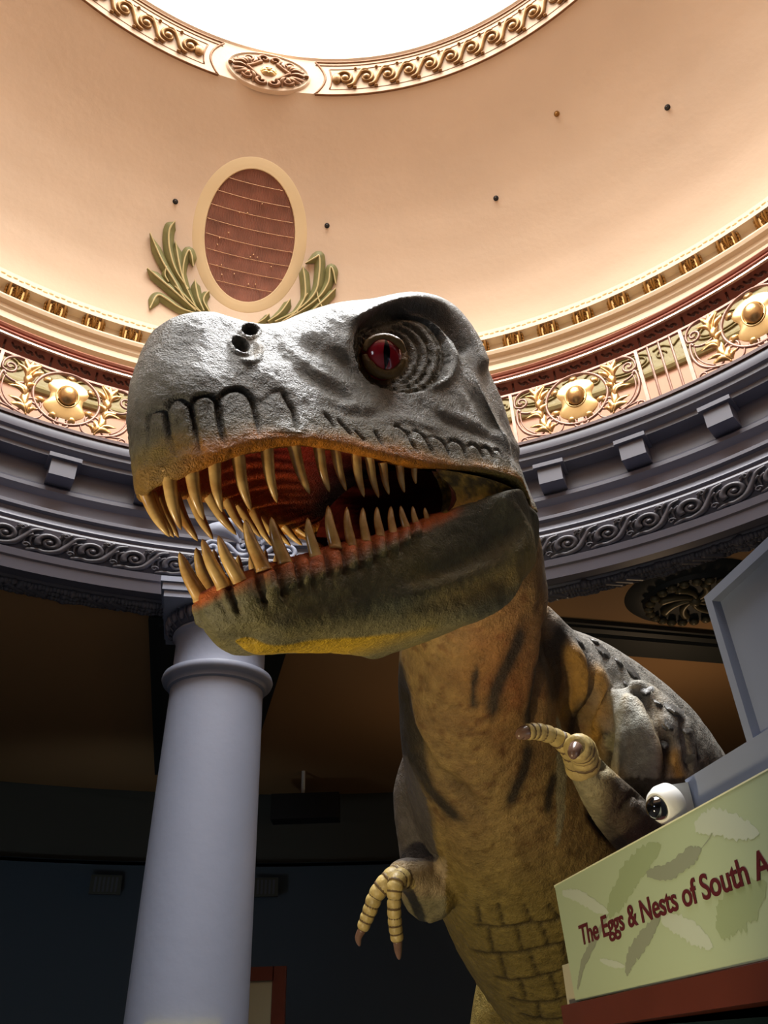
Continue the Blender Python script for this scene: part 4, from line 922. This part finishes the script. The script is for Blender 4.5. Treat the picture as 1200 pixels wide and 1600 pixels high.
UT = [((264, 743), (283, 828), 27), ((299, 733), (318, 812), 27), ((335, 724), (347, 800), 24), ((372, 713), (392, 798), 26), ((417, 703), (433, 786), 25), ((459, 697), (484, 772), 25), ((498, 700), (515, 769), 22), ((524, 703), (541, 767), 20), ((556, 711), (569, 777), 20),
      ((578, 721), (592, 778), 18), ((599, 730), (608, 773), 17), ((625, 733), (632, 770), 16), ((647, 731), (650, 756), 13)]
LT = [((347, 910), (316, 842), 28), ((371, 901), (341, 837), 28), ((409, 884), (383, 812), 30), ((443, 873), (424, 808), 27), ((492, 864), (481, 809), 23), ((523, 850), (513, 790), 24), ((549, 848), (542, 792), 20), ((572, 841), (567, 793), 19), ((594, 833), (589, 792), 18),
      ((614, 830), (611, 791), 17), ((634, 822), (626, 790), 16), ((650, 818), (645, 791), 14), ((667, 809), (664, 793), 11)]
def lateral(x, y, lat):
    d = ray(x, y); t = (lat+(HO-EYE)@HL)/(d@HL); return w2h(EYE+t*d)
def tooth(base, tip, w, W, inward, up):
    b0 = hit(*base, W)
    if b0 is None: b0 = lateral(*base, .02)
    b0 = b0.copy(); tp = lateral(*tip, max(.0, b0[1]-inward))
    dep = (h2w(b0)-EYE)@CF; r0 = w/2/F_PX*dep
    ax = tp-b0; L = np.linalg.norm(ax)
    back = np.array([-1, 0, 0.]); back -= ax*(back@ax)/(L*L); back /= np.linalg.norm(back)+1e-9
    root = b0-ax/L*.012
    mid = b0+ax*.5-back*L*.055
    c = catmull([root, b0, mid, tp], 7); n = len(c); t = np.linspace(0, 1, n)
    r = r0*1.06*np.sqrt(np.clip(1-t**1.9, 0, 1)); r[-1] = .0008
    for sd in (1, -1):
        q = c.copy(); q[:, 1] *= sd
        lat = np.array([0, 1., 0])
        o = MB().tube(h2w(q), r, 12, flat=(HL, .72)).build('tooth', M_TOOTH, None, angle=180)
        o.parent = ROOT; o.location = -Vector(wloc(ROOT))
for b_, t_, w_ in UT: tooth(b_, t_, w_, UP_W, .02, False)
for b_, t_, w_ in LT: tooth(b_, t_, w_, LO_W, .0, True)

# ---- eye
ec = hit(604, 553, [(-.3, .165), (-.5, .19), (-.65, .20), (-.8, .235), (-1.0, .26)])
def eye(side):
    c = ec.copy(); c[1] -= .022; c[1] *= side; R = .058
    wc = h2w(c); ln = EYE-h2w(ec*[1, 1, 1]); ln = ln/np.linalg.norm(ln)
    axn = w2h(HO+(ln if side > 0 else ln))
    ax = np.array([ln@HF, (ln@HL), ln@HU])*.6+np.array([.15, 1, 0])*.4; ax /= np.linalg.norm(ax); ax[1] *= side
    up = np.array([-.22, 0, 1.]); up -= ax*(up@ax); up /= np.linalg.norm(up); sidev = np.cross(up, ax)
    t = np.linspace(0, PI, 30); p = np.linspace(0, 2*PI, 49)[:-1]
    P = np.array([[c+R*(math.cos(a)*ax+math.sin(a)*(math.cos(q_)*sidev*.96+math.sin(q_)*up*1.06)) for q_ in p] for a in t])
    o = MB().grid(h2w(P), closev=True).build('eyeball', M_EYE, None, angle=180); o.parent = ROOT; o.location = -Vector(wloc(ROOT))
    # slit pupil: a thin lens on the ball
    rows = []
    for v in np.linspace(-1, 1, 15):
        hwid = .0085*(1-abs(v)**1.6)+.0004; rows.append([c+(ax*math.sqrt(max(0, 1-(x*hwid/R)**2-(v*.68)**2))*(R+.0008+.0006*(1-abs(x)))+sidev*x*hwid+up*v*.68*R*1.06) for x in np.linspace(-1, 1, 7)])
    o2 = MB().grid(h2w(np.array(rows))).build('pupil', mat('pupil_black', (6, 4, 4), .15), None, angle=180); o2.parent = o; o2.location = (0, 0, 0)
    for s_, wdt, (a0_, a1_), kk in ((1, .0110, (12, 172), 1.0), (-1, .0135, (186, 354), 1.0)):  # eyelids
        an = np.radians(np.linspace(a0_, a1_, 26)); sz = R*.80
        P = [c+ax*(R*.66+.004*np.sin(2*a))+sidev*math.cos(a)*sz*1.14*kk+up*math.sin(a)*sz*(.95 if s_ > 0 else 1.10) for a in an]
        o3 = MB().tube(h2w(np.array(P)), wdt*np.concatenate([np.linspace(.5, 1, 6), np.full(14, 1), np.linspace(1, .5, 6)]), 8).build('eyelid', M_LID, None, angle=180); o3.parent = ROOT; o3.location = -Vector(wloc(ROOT))
M_LID = mat('eyelid_skin', (128, 98, 52), .5, noise=(40, .3), bump=(90, .004))
M_EYE = mat('red_eye', (186, 40, 52), .12, noise=(30, .3), coat=.8)
eye(1); eye(-1)

# ------------------------------------------------------------------ the animal model: body, arms, legs
def frame_loft(st, n=40, sides=48, L=HL):
    """st: (centre, half width across, half depth, squareness); section across L and across the spine"""
    c = catmull([s[0] for s in st], n//len(st)+2); m = len(c); k = np.linspace(0, len(st)-1, m)
    a = np.interp(k, range(len(st)), [s[1] for s in st]); b = np.interp(k, range(len(st)), [s[2] for s in st]); T = np.gradient(c, axis=0); T /= np.linalg.norm(T, axis=1)[:, None]
    t = np.linspace(0, 2*PI, sides, endpoint=False); P = []
    for i in range(m):
        X = L-T[i]*(L@T[i]); X /= np.linalg.norm(X); Y = np.cross(X, T[i]); P.append(c[i]+np.cos(t)[:, None]*X*a[i]+np.sin(t)[:, None]*Y*b[i])
    return np.array(P)
body = MB()
def add_closed(P):
    a, b = P.shape[:2]; body.grid(P, closev=True); body.add(P[0], [tuple(range(b))]); body.add(P[-1], [tuple(range(b))[::-1]])
SP = [(at(735, 790, 2.42), .17, .20), (at(745, 880, 2.50), .205, .22), (at(742, 985, 2.60), .235, .24), (at(745, 1085, 2.74), .265, .29), (at(772, 1180, 2.92), .33, .36), (at(815, 1285, 3.10), .40, .42), (at(868, 1395, 3.32), .455, .48),
      (at(950, 1500, 3.58), .49, .52), (at(1045, 1600, 3.95), .51, .52), (at(1110, 1660, 4.6), .42, .44), (at(1230, 1650, 5.4), .26, .27), (at(1360, 1640, 6.3), .12, .12), (at(1440, 1635, 7.0), .03, .03)]
add_closed(frame_loft(SP, 130, 56))
# hump of the shoulders and back
add_closed(frame_loft([(at(838, 960, 2.66), .05, .06), (at(868, 1030, 2.80), .11, .14), (at(915, 1092, 2.97), .22, .23), (at(975, 1180, 3.2), .33, .32), (at(1030, 1290, 3.5), .40, .36), (at(1080, 1400, 3.85), .40, .36), (at(1110, 1520, 4.2), .36, .34)], 60, 40))
def limb(P, r, flat=None): body.tube(catmull(P, 6), np.interp(np.linspace(0, len(r)-1, (len(P)-1)*6+1), range(len(r)), r), 20, True, flat)
# near shoulder, upper arm, forearm
limb([at(975, 1085, 2.80), at(1005, 1150, 2.72), at(1020, 1220, 2.66), at(1030, 1290, 2.58)], [.10, .165, .15, .10])
limb([at(1038, 1310, 2.56), at(1000, 1300, 2.48), at(962, 1262, 2.40), at(925, 1215, 2.33), at(908, 1185, 2.30)], [.085, .09, .080, .058, .046])
# far shoulder, upper arm, forearm bulb
limb([at(668, 1170, 3.02), at(655, 1240, 3.02), at(658, 1320, 2.98), at(664, 1372, 2.92)], [.08, .10, .085, .085])
limb([at(662, 1350, 2.95), at(668, 1390, 2.86), at(660, 1408, 2.80)], [.08, .105, .085])
limb([at(668, 1385, 2.86), at(640, 1368, 2.78), at(618, 1366, 2.72)], [.085, .060, .045])
# thighs, shins and feet down to the floor
for pts, rad in (([at(800, 1500, 3.7), at(790, 1580, 3.75), at(785, 1680, 3.8)], [.14, .19, .2]), ):
    pass
def leg(hx, hy, side):
    hip = np.array([hx, hy, 1.45]); f = np.array([HF[0], HF[1], 0]); f /= np.linalg.norm(f)
    knee = hip+f*.30+[0, 0, -.55]; ank = knee-f*.38+[0, 0, -.52]; toe = ank+f*.16+[0, 0, -.33]
    toe[2] = .07
    limb([hip, (hip+knee)/2+f*.05, knee], [.25, .23, .14]); limb([knee, (knee+ank)/2, ank], [.14, .11, .075]); limb([ank, (ank+toe)/2, toe], [.075, .07, .09])
    for da in (-.5, 0, .5):
        d = np.array([f[0]*math.cos(da)-f[1]*math.sin(da), f[0]*math.sin(da)+f[1]*math.cos(da), 0]); limb([toe, toe+d*.16+[0, 0, -.01], toe+d*.33+[0, 0, -.03]], [.06, .05, .035])
    return toe
hipc = at(1010, 1600, 3.95)
kn = at(772, 1640, 3.78); an_ = kn+np.array([.16, .20, -.95]); to_ = an_+np.array([-.10, -.12, 0]); to_[2] = .07
limb([at(880, 1440, 3.95), at(806, 1525, 3.86), kn], [.20, .165, .13]); limb([kn, kn+[.02, .04, -.5], an_], [.13, .12, .085]); limb([an_, (an_+to_)/2, to_], [.085, .08, .09])
for da in (-.5, 0, .5):
    d = np.array([-.64*math.cos(da)+.77*math.sin(da), -.64*math.sin(da)-.77*math.cos(da), 0]); limb([to_, to_+d*.16+[0, 0, -.01], to_+d*.33+[0, 0, -.03]], [.06, .05, .035])
T2 = leg(hipc[0]+HL[0]*.38+.1, hipc[1]+HL[1]*.38+.1, 1)
raw = body.build('body_raw', M_HEAD, None, smooth=False)
md = raw.modifiers.new('r', 'REMESH'); md.mode = 'VOXEL'; md.voxel_size = .012
dg = bpy.context.evaluated_depsgraph_get(); me = bpy.data.meshes.new_from_object(raw.evaluated_get(dg)); bpy.data.objects.remove(raw)
nv = len(me.vertices); V = np.zeros(nv*3); me.vertices.foreach_get('co', V); V = V.reshape(-1, 3)
ed = np.zeros(len(me.edges)*2, int); me.edges.foreach_get('vertices', ed); ed = ed.reshape(-1, 2)
deg = np.bincount(ed.ravel(), minlength=nv).astype(float)
def relax(V, it, k=.6):
    for _ in range(it):
        S = np.zeros_like(V)
        for c_ in range(3): S[:, c_] = np.bincount(ed[:, 0], V[ed[:, 1], c_], nv)+np.bincount(ed[:, 1], V[ed[:, 0], c_], nv)
        V = V*(1-k)+k*S/deg[:, None]
    return V
armz = sstep(2.1, 2.0, 0)
V = relax(V, 7)
me.vertices.foreach_set('co', V.ravel()); me.update()
NN = np.zeros(nv*3); me.vertices.foreach_get('normal', NN); NN = NN.reshape(-1, 3)
u, v = proj(V); uv = np.stack([u, v], 1); dpt = (V-EYE)@CF; facing = -(NN@CF)
NB = lambda *pp: [(540+x/2, 940+y/2) for x, y in pp]
STR = [(NB((555, 60), (530, 150), (490, 230), (465, 300), (455, 370)), 11), (NB((610, 180), (595, 260), (580, 330), (560, 400)), 9), (NB((575, 430), (560, 520), (530, 590), (508, 640)), 9), (NB((655, 530), (640, 600), (630, 665)), 7), (NB((410, 200), (400, 280), (405, 340)), 5),
       (NB((640, 120), (650, 220), (655, 320)), 10), (NB((735, 290), (715, 370), (700, 420)), 8), (NB((150, 150), (175, 300), (210, 440), (260, 580), (320, 650), (370, 690)), 9), (NB((130, 150), (160, 280), (185, 400), (200, 520)), 14), (NB((680, 60), (665, 160), (670, 260)), 9), (NB((770, 660), (800, 710), (840, 750)), 7),
       (NB((810, 400), (815, 450), (808, 520)), 5), (NB((1005, 420), (1000, 500), (985, 570)), 7)]
FOLD = [(NB((640, 30), (632, 150), (610, 280), (590, 380)), 8, 26), (NB((655, 90), (690, 200), (700, 300), (690, 380)), 9, 18), (NB((680, 130), (725, 200), (735, 280), (705, 350)), 12, -26), (NB((745, 180), (760, 260), (745, 330), (720, 400)), 7, 18), (NB((770, 190), (800, 270), (805, 350), (790, 420)), 12, -22),
        (NB((820, 290), (825, 400), (815, 480), (805, 540)), 6, 26), (NB((880, 280), (930, 300), (970, 380), (1000, 460), (1005, 540)), 7, 34), (NB((860, 290), (910, 340), (960, 440), (985, 540)), 22, -22), (NB((880, 260), (930, 275), (960, 310)), 8, -14), (NB((1050, 350), (1060, 440), (1080, 540)), 5, 14),
        (NB((155, 200), (200, 380), (265, 500), (330, 570), (420, 650)), 10, 14), (NB((210, 330), (270, 470), (340, 560)), 10, -8), (NB((300, 520), (380, 600), (470, 700)), 12, 7), (NB((860, 660), (905, 600), (935, 620)), 6, 12), (NB((200, 800), (240, 795), (290, 800)), 4, 12), (NB((760, 650), (810, 720), (880, 770)), 7, 16),
        (NB((150, 120), (150, 240), (170, 330)), 8, 10)]
SC = []                                              # belly scutes: rows of brick-like plates
rowsY = [[(405, 1015), (470, 1020), (560, 1010), (640, 1000), (690, 985)], [(400, 1090), (450, 1100), (540, 1100), (620, 1080), (700, 1065)], [(470, 1175), (520, 1185), (600, 1175), (700, 1150)], [(515, 1240), (570, 1255), (650, 1250), (700, 1235)], [(545, 1290), (620, 1310), (700, 1300)]]
for r_ in rowsY: SC.append((NB(*r_), 2.6, 9, 1))
for a_, b_ in (((412, 950), (418, 1005)), ((475, 950), (492, 1010)), ((560, 955), (580, 1002)), ((635, 950), (665, 985)), ((443, 1020), (458, 1090)), ((535, 1020), (548, 1088)), ((612, 1010), (632, 1070)), ((480, 1105), (500, 1172)), ((575, 1100), (598, 1165)), ((680, 1072), (695, 1140)), ((545, 1185), (562, 1240)), ((640, 1170), (662, 1232)), ((600, 1255), (606, 1300))):
    SC.append((NB(a_, b_), 3.0, 9, 1))
msk = sstep(-.05, .25, facing)
P_ = V-ROOT.location
torso = sstep(2.45, 2.55, dpt)
D = carve(uv, FOLD)*1.35*msk+carve(uv, SC)*msk*(v > 1380)*(u > 700)
D += (.010*(fbm(V, 22, 31)-.5)+.012*(fbm(V, 7, 32)-.5))*msk
V2 = V+NN*D[:, None]
ns = fbm(V, 9, 41); n2 = fbm(V, 38, 42)
C = np.tile(np.array(lin((134, 108, 66))), (nv, 1)); C = mixc(C, (156, 130, 78), sstep(.4, .65, ns)*.8); C = mixc(C, (96, 66, 34), sstep(.56, .75, n2)*.7)
C = mixc(C, (160, 92, 44), np.exp(-((u-800)/90)**2-((v-1040)/110)**2)*.6)
C = mixc(C, (132, 120, 52), sstep(1250, 1450, v)*.6)
grey_line = np.interp(v, [900, 985, 1060, 1140, 1220, 1320, 1700], [845, 868, 915, 935, 960, 1000, 1100])
gw = sstep(-12, 22, u-grey_line+40*(ns-.5)); C = mixc(C, (126, 124, 118), gw*.92)
C = mixc(C, (176, 132, 56), carve(uv, [(NB((690, 150), (722, 220), (725, 290), (700, 350)), 11, -1, 1), (NB((770, 220), (800, 290), (800, 360), (780, 420)), 12, -1, 1), (NB((925, 330), (960, 400), (985, 480), (985, 560)), 9, -1, 1), (NB((870, 540), (900, 590)), 14, -1, 1), (NB((1020, 480), (1040, 540)), 12, -1, 1), (NB((880, 300), (885, 400), (890, 500)), 5, -.6, 1)])*1000*.85)
sh = np.exp(-((u-1000-.10*(v-1160))/36)**4-((v-1165)/85)**4)*(dpt < 3.1); C = mixc(C, (168, 168, 156), sh*.85); C = mixc(C, (178, 140, 70), sh*sstep(1015, 1045, u-.15*(v-1160))*.8)
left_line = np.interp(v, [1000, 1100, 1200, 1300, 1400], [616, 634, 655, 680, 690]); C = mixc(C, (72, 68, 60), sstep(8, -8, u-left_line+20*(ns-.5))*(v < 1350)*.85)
C = mixc(C, (40, 36, 30), np.clip(-carve(uv, [(p, w_*.95, 1) for p, w_ in STR])*1000*1.25, 0, .92)*(facing > -.2))
C = mixc(C, (52, 44, 30), np.clip(-carve(uv, FOLD)*1000/30, 0, 1)*.6); C = mixc(C, (58, 48, 26), np.clip(-carve(uv, SC)*1000/9, 0, 1)*.9*(v > 1380)*(u > 700))
# arms
near_arm = (dpt < 2.66)*(v > 1120)*(u > 870)
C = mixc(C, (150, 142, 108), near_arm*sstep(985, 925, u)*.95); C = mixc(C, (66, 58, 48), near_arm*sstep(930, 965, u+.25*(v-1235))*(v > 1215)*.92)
fa = (v > 1335)*(u < 700-(v-1335)*.0)*(dpt < 3.02)*(dpt > 2.6)*(u > 590)*(v < 1450)*(u < 697); C = mixc(C, (170, 150, 118), fa*sstep(1335, 1352, v)*.9); C = mixc(C, (120, 116, 84), fa*sstep(1390, 1412, v)*.8)
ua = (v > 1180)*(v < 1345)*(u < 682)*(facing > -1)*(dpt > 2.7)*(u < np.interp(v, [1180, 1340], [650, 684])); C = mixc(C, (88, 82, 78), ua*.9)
F = [tuple(p.vertices) for p in me.polygons]
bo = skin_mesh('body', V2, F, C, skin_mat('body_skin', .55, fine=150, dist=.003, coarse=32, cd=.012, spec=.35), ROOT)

# fingers with ringed scutes and claws
M_CREASE = mat('crease', (96, 76, 46), .6)
M_FING = mat('finger_hide', (186, 164, 104), .45, noise=(30, .3), bump=(60, .003)); M_CLAW = mat('claw_horn', (120, 92, 78), .25, noise=(25, .3), coat=.3)
def finger(pts, r, claw, rc, rings, lb=None):
    c = catmull(pts, 14); n = len(c); k = np.linspace(0, 1, n)
    rad = np.interp(k, np.linspace(0, 1, len(r)), r)*(1+.20*np.abs(np.sin(k*PI*rings))**.5-.12)
    o = MB().tube(c, rad, 16).build('finger', M_FING, None, angle=180); o.parent = ROOT; o.location = -Vector(wloc(ROOT))
    mb = MB()
    for j in range(1, rings):
        i = int(j/rings*(n-1)); mb.tube(c[max(0, i-1):i+2], rad[i]*1.03, 14)
    if mb.n: g_ = mb.build('scute_creases', M_CREASE, None, angle=180); g_.parent = o; g_.location = (0, 0, 0)
    cc = catmull([pts[-1]]+claw, 8); m_ = len(cc); o2 = MB().tube(cc, rc*np.sqrt(np.clip(1.0-np.linspace(0, 1, m_)**1.7, .002, 1)), 12).build('claw', M_CLAW, None, angle=180); o2.parent = o; o2.location = (0, 0, 0)
finger([at(908, 1205, 2.30), at(893, 1172, 2.26), at(868, 1152, 2.24), at(840, 1143, 2.22), at(822, 1144, 2.20)], [.040, .031, .023, .022, .020], [at(814, 1147, 2.19), at(810, 1155, 2.18)], .020, 9)
finger([at(912, 1195, 2.30), at(908, 1172, 2.24), at(900, 1168, 2.18)], [.046, .040, .033], [at(896, 1177, 2.155), at(895, 1187, 2.15)], .019, 5)
finger([at(640, 1368, 2.78), at(615, 1372, 2.72), at(590, 1395, 2.70), at(577, 1425, 2.69), at(566, 1452, 2.68)], [.050, .036, .026, .023, .019], [at(560, 1465, 2.68), at(562, 1479, 2.68)], .014, 9)
finger([at(635, 1370, 2.76), at(620, 1378, 2.68), at(616, 1405, 2.65), at(617, 1440, 2.64), at(621, 1470, 2.63)], [.040, .029, .022, .022, .020], [at(622, 1485, 2.63), at(624, 1500, 2.63)], .015, 10)

# raised flat scutes along the back
from mathutils.bvhtree import BVHTree
bv = BVHTree.FromPolygons([Vector(p) for p in V2], F)
M_SCUTE = mat('scute_hide', (78, 76, 72), .5, noise=(30, .3), bump=(70, .004))
for x, y, w in ((862+68, 1003, 8), (912+30, 1017, 14), (967, 1034, 8), (990, 1052, 17), (979, 1070, 7), (1029, 1099, 7), (1052, 1108, 14), (1072, 1142, 7), (1038, 1162, 8), (1090, 1180, 8), (1072, 1184, 9), (905, 1002, 12), (1010, 1080, 8), (1045, 1135, 8)):
    d = Vector(ray(x, y)); h = bv.ray_cast(Vector(EYE), d.normalized())
    if h[0] is None: continue
    p, nrm = np.array(h[0]), np.array(h[1]); r = w/F_PX*((p-EYE)@CF)*1.25; dn = np.array([-.35, -.55, -.70]); dn -= nrm*(dn@nrm); dn /= np.linalg.norm(dn); sd = np.cross(nrm, dn); rows = []
    for t in np.linspace(0, 1, 9): rows.append([p+dn*r*(1.7*t-.9)+sd*r*1.1*math.sqrt(max(0, 1-(t*1.0)**2.4))*xx+nrm*(.020*t**.8*(1-.5*xx*xx)-.006) for xx in np.linspace(-1, 1, 9)])
    Gs = np.array(rows); mb = MB().grid(Gs).grid((Gs-nrm*.014)[:, ::-1])
    o = mb.build('back_scute', M_SCUTE, None, angle=60); o.parent = ROOT; o.location = -Vector(wloc(ROOT))

# ------------------------------------------------------------------ booth with the sign
E1 = np.array([.217, -.976, .024]); E1 /= np.linalg.norm(E1); NS = np.array([-.976, -.217, 0]); E3 = np.cross(NS, E1); E3 = E3 if E3[2] > 0 else -E3
S0 = at(873, 1385, 2.3)                            # top far corner of the sign board
def sp(s, h, off=0): return S0+E1*s+E3*h+NS*off
def sbox(mb, s0, s1, h0, h1, o0, o1):
    v = [sp(s, h, o) for s in (s0, s1) for h in (h0, h1) for o in (o0, o1)]
    return mb.add(v, [(0, 1, 3, 2), (4, 6, 7, 5), (0, 4, 5, 1), (2, 3, 7, 6), (0, 2, 6, 4), (1, 5, 7, 3)])
M_BOOTH = mat('booth_grey_blue_paint', (120, 128, 148), .5, noise=(2, .05))
booth = empty('exhibit_booth', (sp(.7, 0, -.3)[0], sp(.7, 0, -.3)[1], 0), 'grey-blue exhibit booth with an upright framed panel, behind the green sign', 'booth')
mb = MB(); sbox(mb, .60, 1.7, -.285, .122, -.55, -.10); mb.build('fascia', M_BOOTH, booth, angle=20)
mb = MB(); sbox(mb, .885, 1.7, .122, .455, -.19, -.122); mb.build('gable_panel', M_BOOTH, booth, angle=20)
mb = MB(); sbox(mb, .862, .886, .122, .468, -.19, -.10); sbox(mb, .886, 1.7, .445, .468, -.19, -.10); mb.build('gable_frame', M_BOOTH, booth, angle=20)
mb = MB(); sbox(mb, -.03, 1.7, -.345, -.288, -.62, .03); mb.build('wooden_beam', mat('booth_red_wood', (88, 40, 30), .4, noise=(5, .2)), booth, angle=20)
b0 = sp(0, -.345)[2]
mb = MB(); P = [sp(s, -.345, o) for s, o in ((.03, 0), (1.7, 0), (1.7, -.6), (.03, -.6))]
mb.add([(*p[:2], b0+.0) for p in P]+[(*p[:2], 0) for p in P], [(0, 1, 2, 3), (7, 6, 5, 4), (0, 4, 5, 1), (1, 5, 6, 2), (2, 6, 7, 3), (3, 7, 4, 0)])
mb.build('dark_glass_case', mat('dark_case_glass', (22, 34, 36), .08, coat=.5), booth, angle=20)
sign = empty('sign_board', sp(.5, -.14, 0), 'pale green sign board with dark red lettering over printed feathers', 'sign')
M_SIGN = mat('sign_green', (166, 182, 152), .42)
mb = MB(); mb.prism([sp(0, 0, .0), sp(.03, -.283, .0), sp(1.6, -.283, .0), sp(1.6, 0, .0)], NS*.012); mb.build('board', M_SIGN, sign, angle=20)
mb = MB(); sbox(mb, .0, 1.6, .0, .003, -.002, .013); sbox(mb, -.003, .0, -.003, .003, -.002, .013); mb.build('edge_strip', mat('pale_edge', (226, 228, 196), .4), sign, angle=20)
mb = MB(); sbox(mb, -.065, .0, -.283, -.19, -.05, -.004); mb.build('side_return', mat('cream_return', (176, 172, 150), .5), sign, angle=20)
def sxy(x, y):                                     # photo point -> (s, h) on the board
    d = ray(x, y); t = ((S0-EYE)@NS)/(d@NS); q_ = EYE+t*d-S0; return float(q_@E1), float(q_@E3)
def Q5(px, py): return sxy(860+px/3.529, 1180+py/3.529)
def feather(pts, w, m, n=.0125, seed=0, name='printed_feather'):
    r = random.Random(seed); c = catmull([Q5(*p) for p in pts], 12); k = len(c); d = np.gradient(c, axis=0); d /= np.linalg.norm(d, axis=1)[:, None]; e = np.column_stack([-d[:, 1], d[:, 0]]); L = []; R = []
    for i in range(k):
        t = i/(k-1); ww = w*math.sin(PI*min(1, t*.95+.05))**.6
        L.append(c[i]+e[i]*ww*(1-.35*r.random())-d[i]*w*.1*r.random()); R.append(c[i]-e[i]*ww*(1-.35*r.random())-d[i]*w*.1*r.random())
    v = []; f = []
    for i in range(k): v += [sp(*L[i], n), sp(*c[i], n), sp(*R[i], n)]
    for i in range(k-1): f += [(3*i, 3*i+3, 3*i+4, 3*i+1), (3*i+1, 3*i+4, 3*i+5, 3*i+2)]
    MB().add(v, f).build(name, m, sign, smooth=False)
M_F1 = mat('feather_pale', (180, 192, 178), .45); M_F2 = mat('feather_olive', (146, 162, 126), .45); M_F3 = mat('feather_taupe', (136, 144, 126), .45)
feather([(345, 880), (420, 740), (520, 600), (640, 490)], .040, M_F2, .0124, 1); feather([(560, 655), (680, 640), (800, 560), (865, 515)], .022, M_F3, .0128, 2); feather([(860, 520), (900, 470), (930, 425)], .0015, M_F3, .0128, 3)
feather([(175, 1290), (205, 1150), (270, 1020), (345, 880)], .014, M_F3, .0127, 4); feather([(445, 1205), (480, 1100), (560, 990), (640, 880)], .022, M_F3, .0127, 5)
feather([(90, 760), (180, 780), (270, 830), (350, 870)], .020, M_F1, .0126, 6); feather([(640, 900), (740, 940), (850, 1000), (930, 1060)], .026, M_F1, .0125, 7); feather([(300, 1130), (370, 1150), (440, 1165)], .009, M_F1, .0126, 8)
feather([(830, 400), (930, 370), (1060, 400), (1190, 430)], .030, M_F1, .0126, 9); feather([(960, 980), (1020, 880), (1120, 800), (1230, 700)], .044, M_F2, .0124, 10)
fc = bpy.data.curves.new('lettering', 'FONT'); fc.body = 'The Eggs & Nests of South A'; fc.size = .072; fc.extrude = .0006; fc.offset = .0012; fc.space_character = .97; fc.resolution_u = 6
fo = bpy.data.objects.new('tmp', fc); col.objects.link(fo); dg = bpy.context.evaluated_depsgraph_get(); dg.update(); tm = bpy.data.meshes.new_from_object(fo.evaluated_get(dg)); bpy.data.objects.remove(fo)
tv = np.zeros(len(tm.vertices)*3); tm.vertices.foreach_get('co', tv); tv = tv.reshape(-1, 3)
sA, hA = Q5(197, 1048); sB, hB = Q5(1140, 705)      # baseline under the T and under the last letter of South
fc2 = tv[:, 0].max()
# width of everything up to the end of "South"
def text_width(t):
    c2 = bpy.data.curves.new('t', 'FONT'); c2.body = t; c2.size = .072; c2.offset = .0012; c2.space_character = .97
    o_ = bpy.data.objects.new('t', c2); col.objects.link(o_); dg = bpy.context.evaluated_depsgraph_get(); dg.update(); m_ = bpy.data.meshes.new_from_object(o_.evaluated_get(dg)); w = max(v_.co.x for v_ in m_.vertices); bpy.data.objects.remove(o_); bpy.data.meshes.remove(m_); return w
kx = (sB-sA)/text_width('The Eggs & Nests of South')
slope = (hB-hA)/(sB-sA)
hT = Q5(185, 940)[1]-hA; ky = hT/(.072*.70)
s_ = tv[:, 0]*kx; V_ = np.array([sp(sA+a, hA+a*slope+b_*ky, .0136+c_) for a, b_, c_ in zip(s_, tv[:, 1], tv[:, 2])])
MB().add(V_, [tuple(p.vertices) for p in tm.polygons]).build('lettering', mat('dark_red_print', (84, 26, 34), .45), sign, smooth=False)

# security camera on the end of the booth
cc = sp(.60, .06, -.2)
cbase = at(1072, 1252, 1.90); camr = empty('security_camera', cbase, 'white dome security camera with a dark glass bubble, on the end of the grey-blue booth', 'camera')
E2 = -E1; ax = -CR*.80-CF*.52-CU*.08; ax /= np.linalg.norm(ax); up = np.array([0, 0, 1.])-ax*ax[2]; up /= np.linalg.norm(up); sd = np.cross(up, ax); Bm = np.array([sd, up, ax])
mb = MB(); v = [at(x, y, d_) for d_ in (1.86, 1.98) for x, y in ((1048, 1226), (1075, 1222), (1087, 1270), (1052, 1290))]
mb.add(v, [(0, 1, 2, 3), (7, 6, 5, 4), (0, 4, 5, 1), (1, 5, 6, 2), (2, 6, 7, 3), (3, 7, 4, 0)]); mb.build('mount', M_WHITE, camr, angle=20)
cb = at(1040, 1257, 1.85)
MB().lathe([(0, 0), (.052, 0), (.055, .004), (.055, .030), (.052, .036), (.048, .050), (.040, .058), (.034, .058), (.034, .05), (0, .05)], 40, cb-ax*.02, basis=Bm*.80).build('housing', M_WHITE, camr, angle=35)
MB().lathe([(.034, .05), (.0335, .062), (.029, .076), (.020, .086), (.010, .091), (0, .092)], 36, cb-ax*.02, basis=Bm*.80).build('glass_bubble', mat('smoked_glass', (14, 14, 16), .05, coat=1), camr, angle=180)
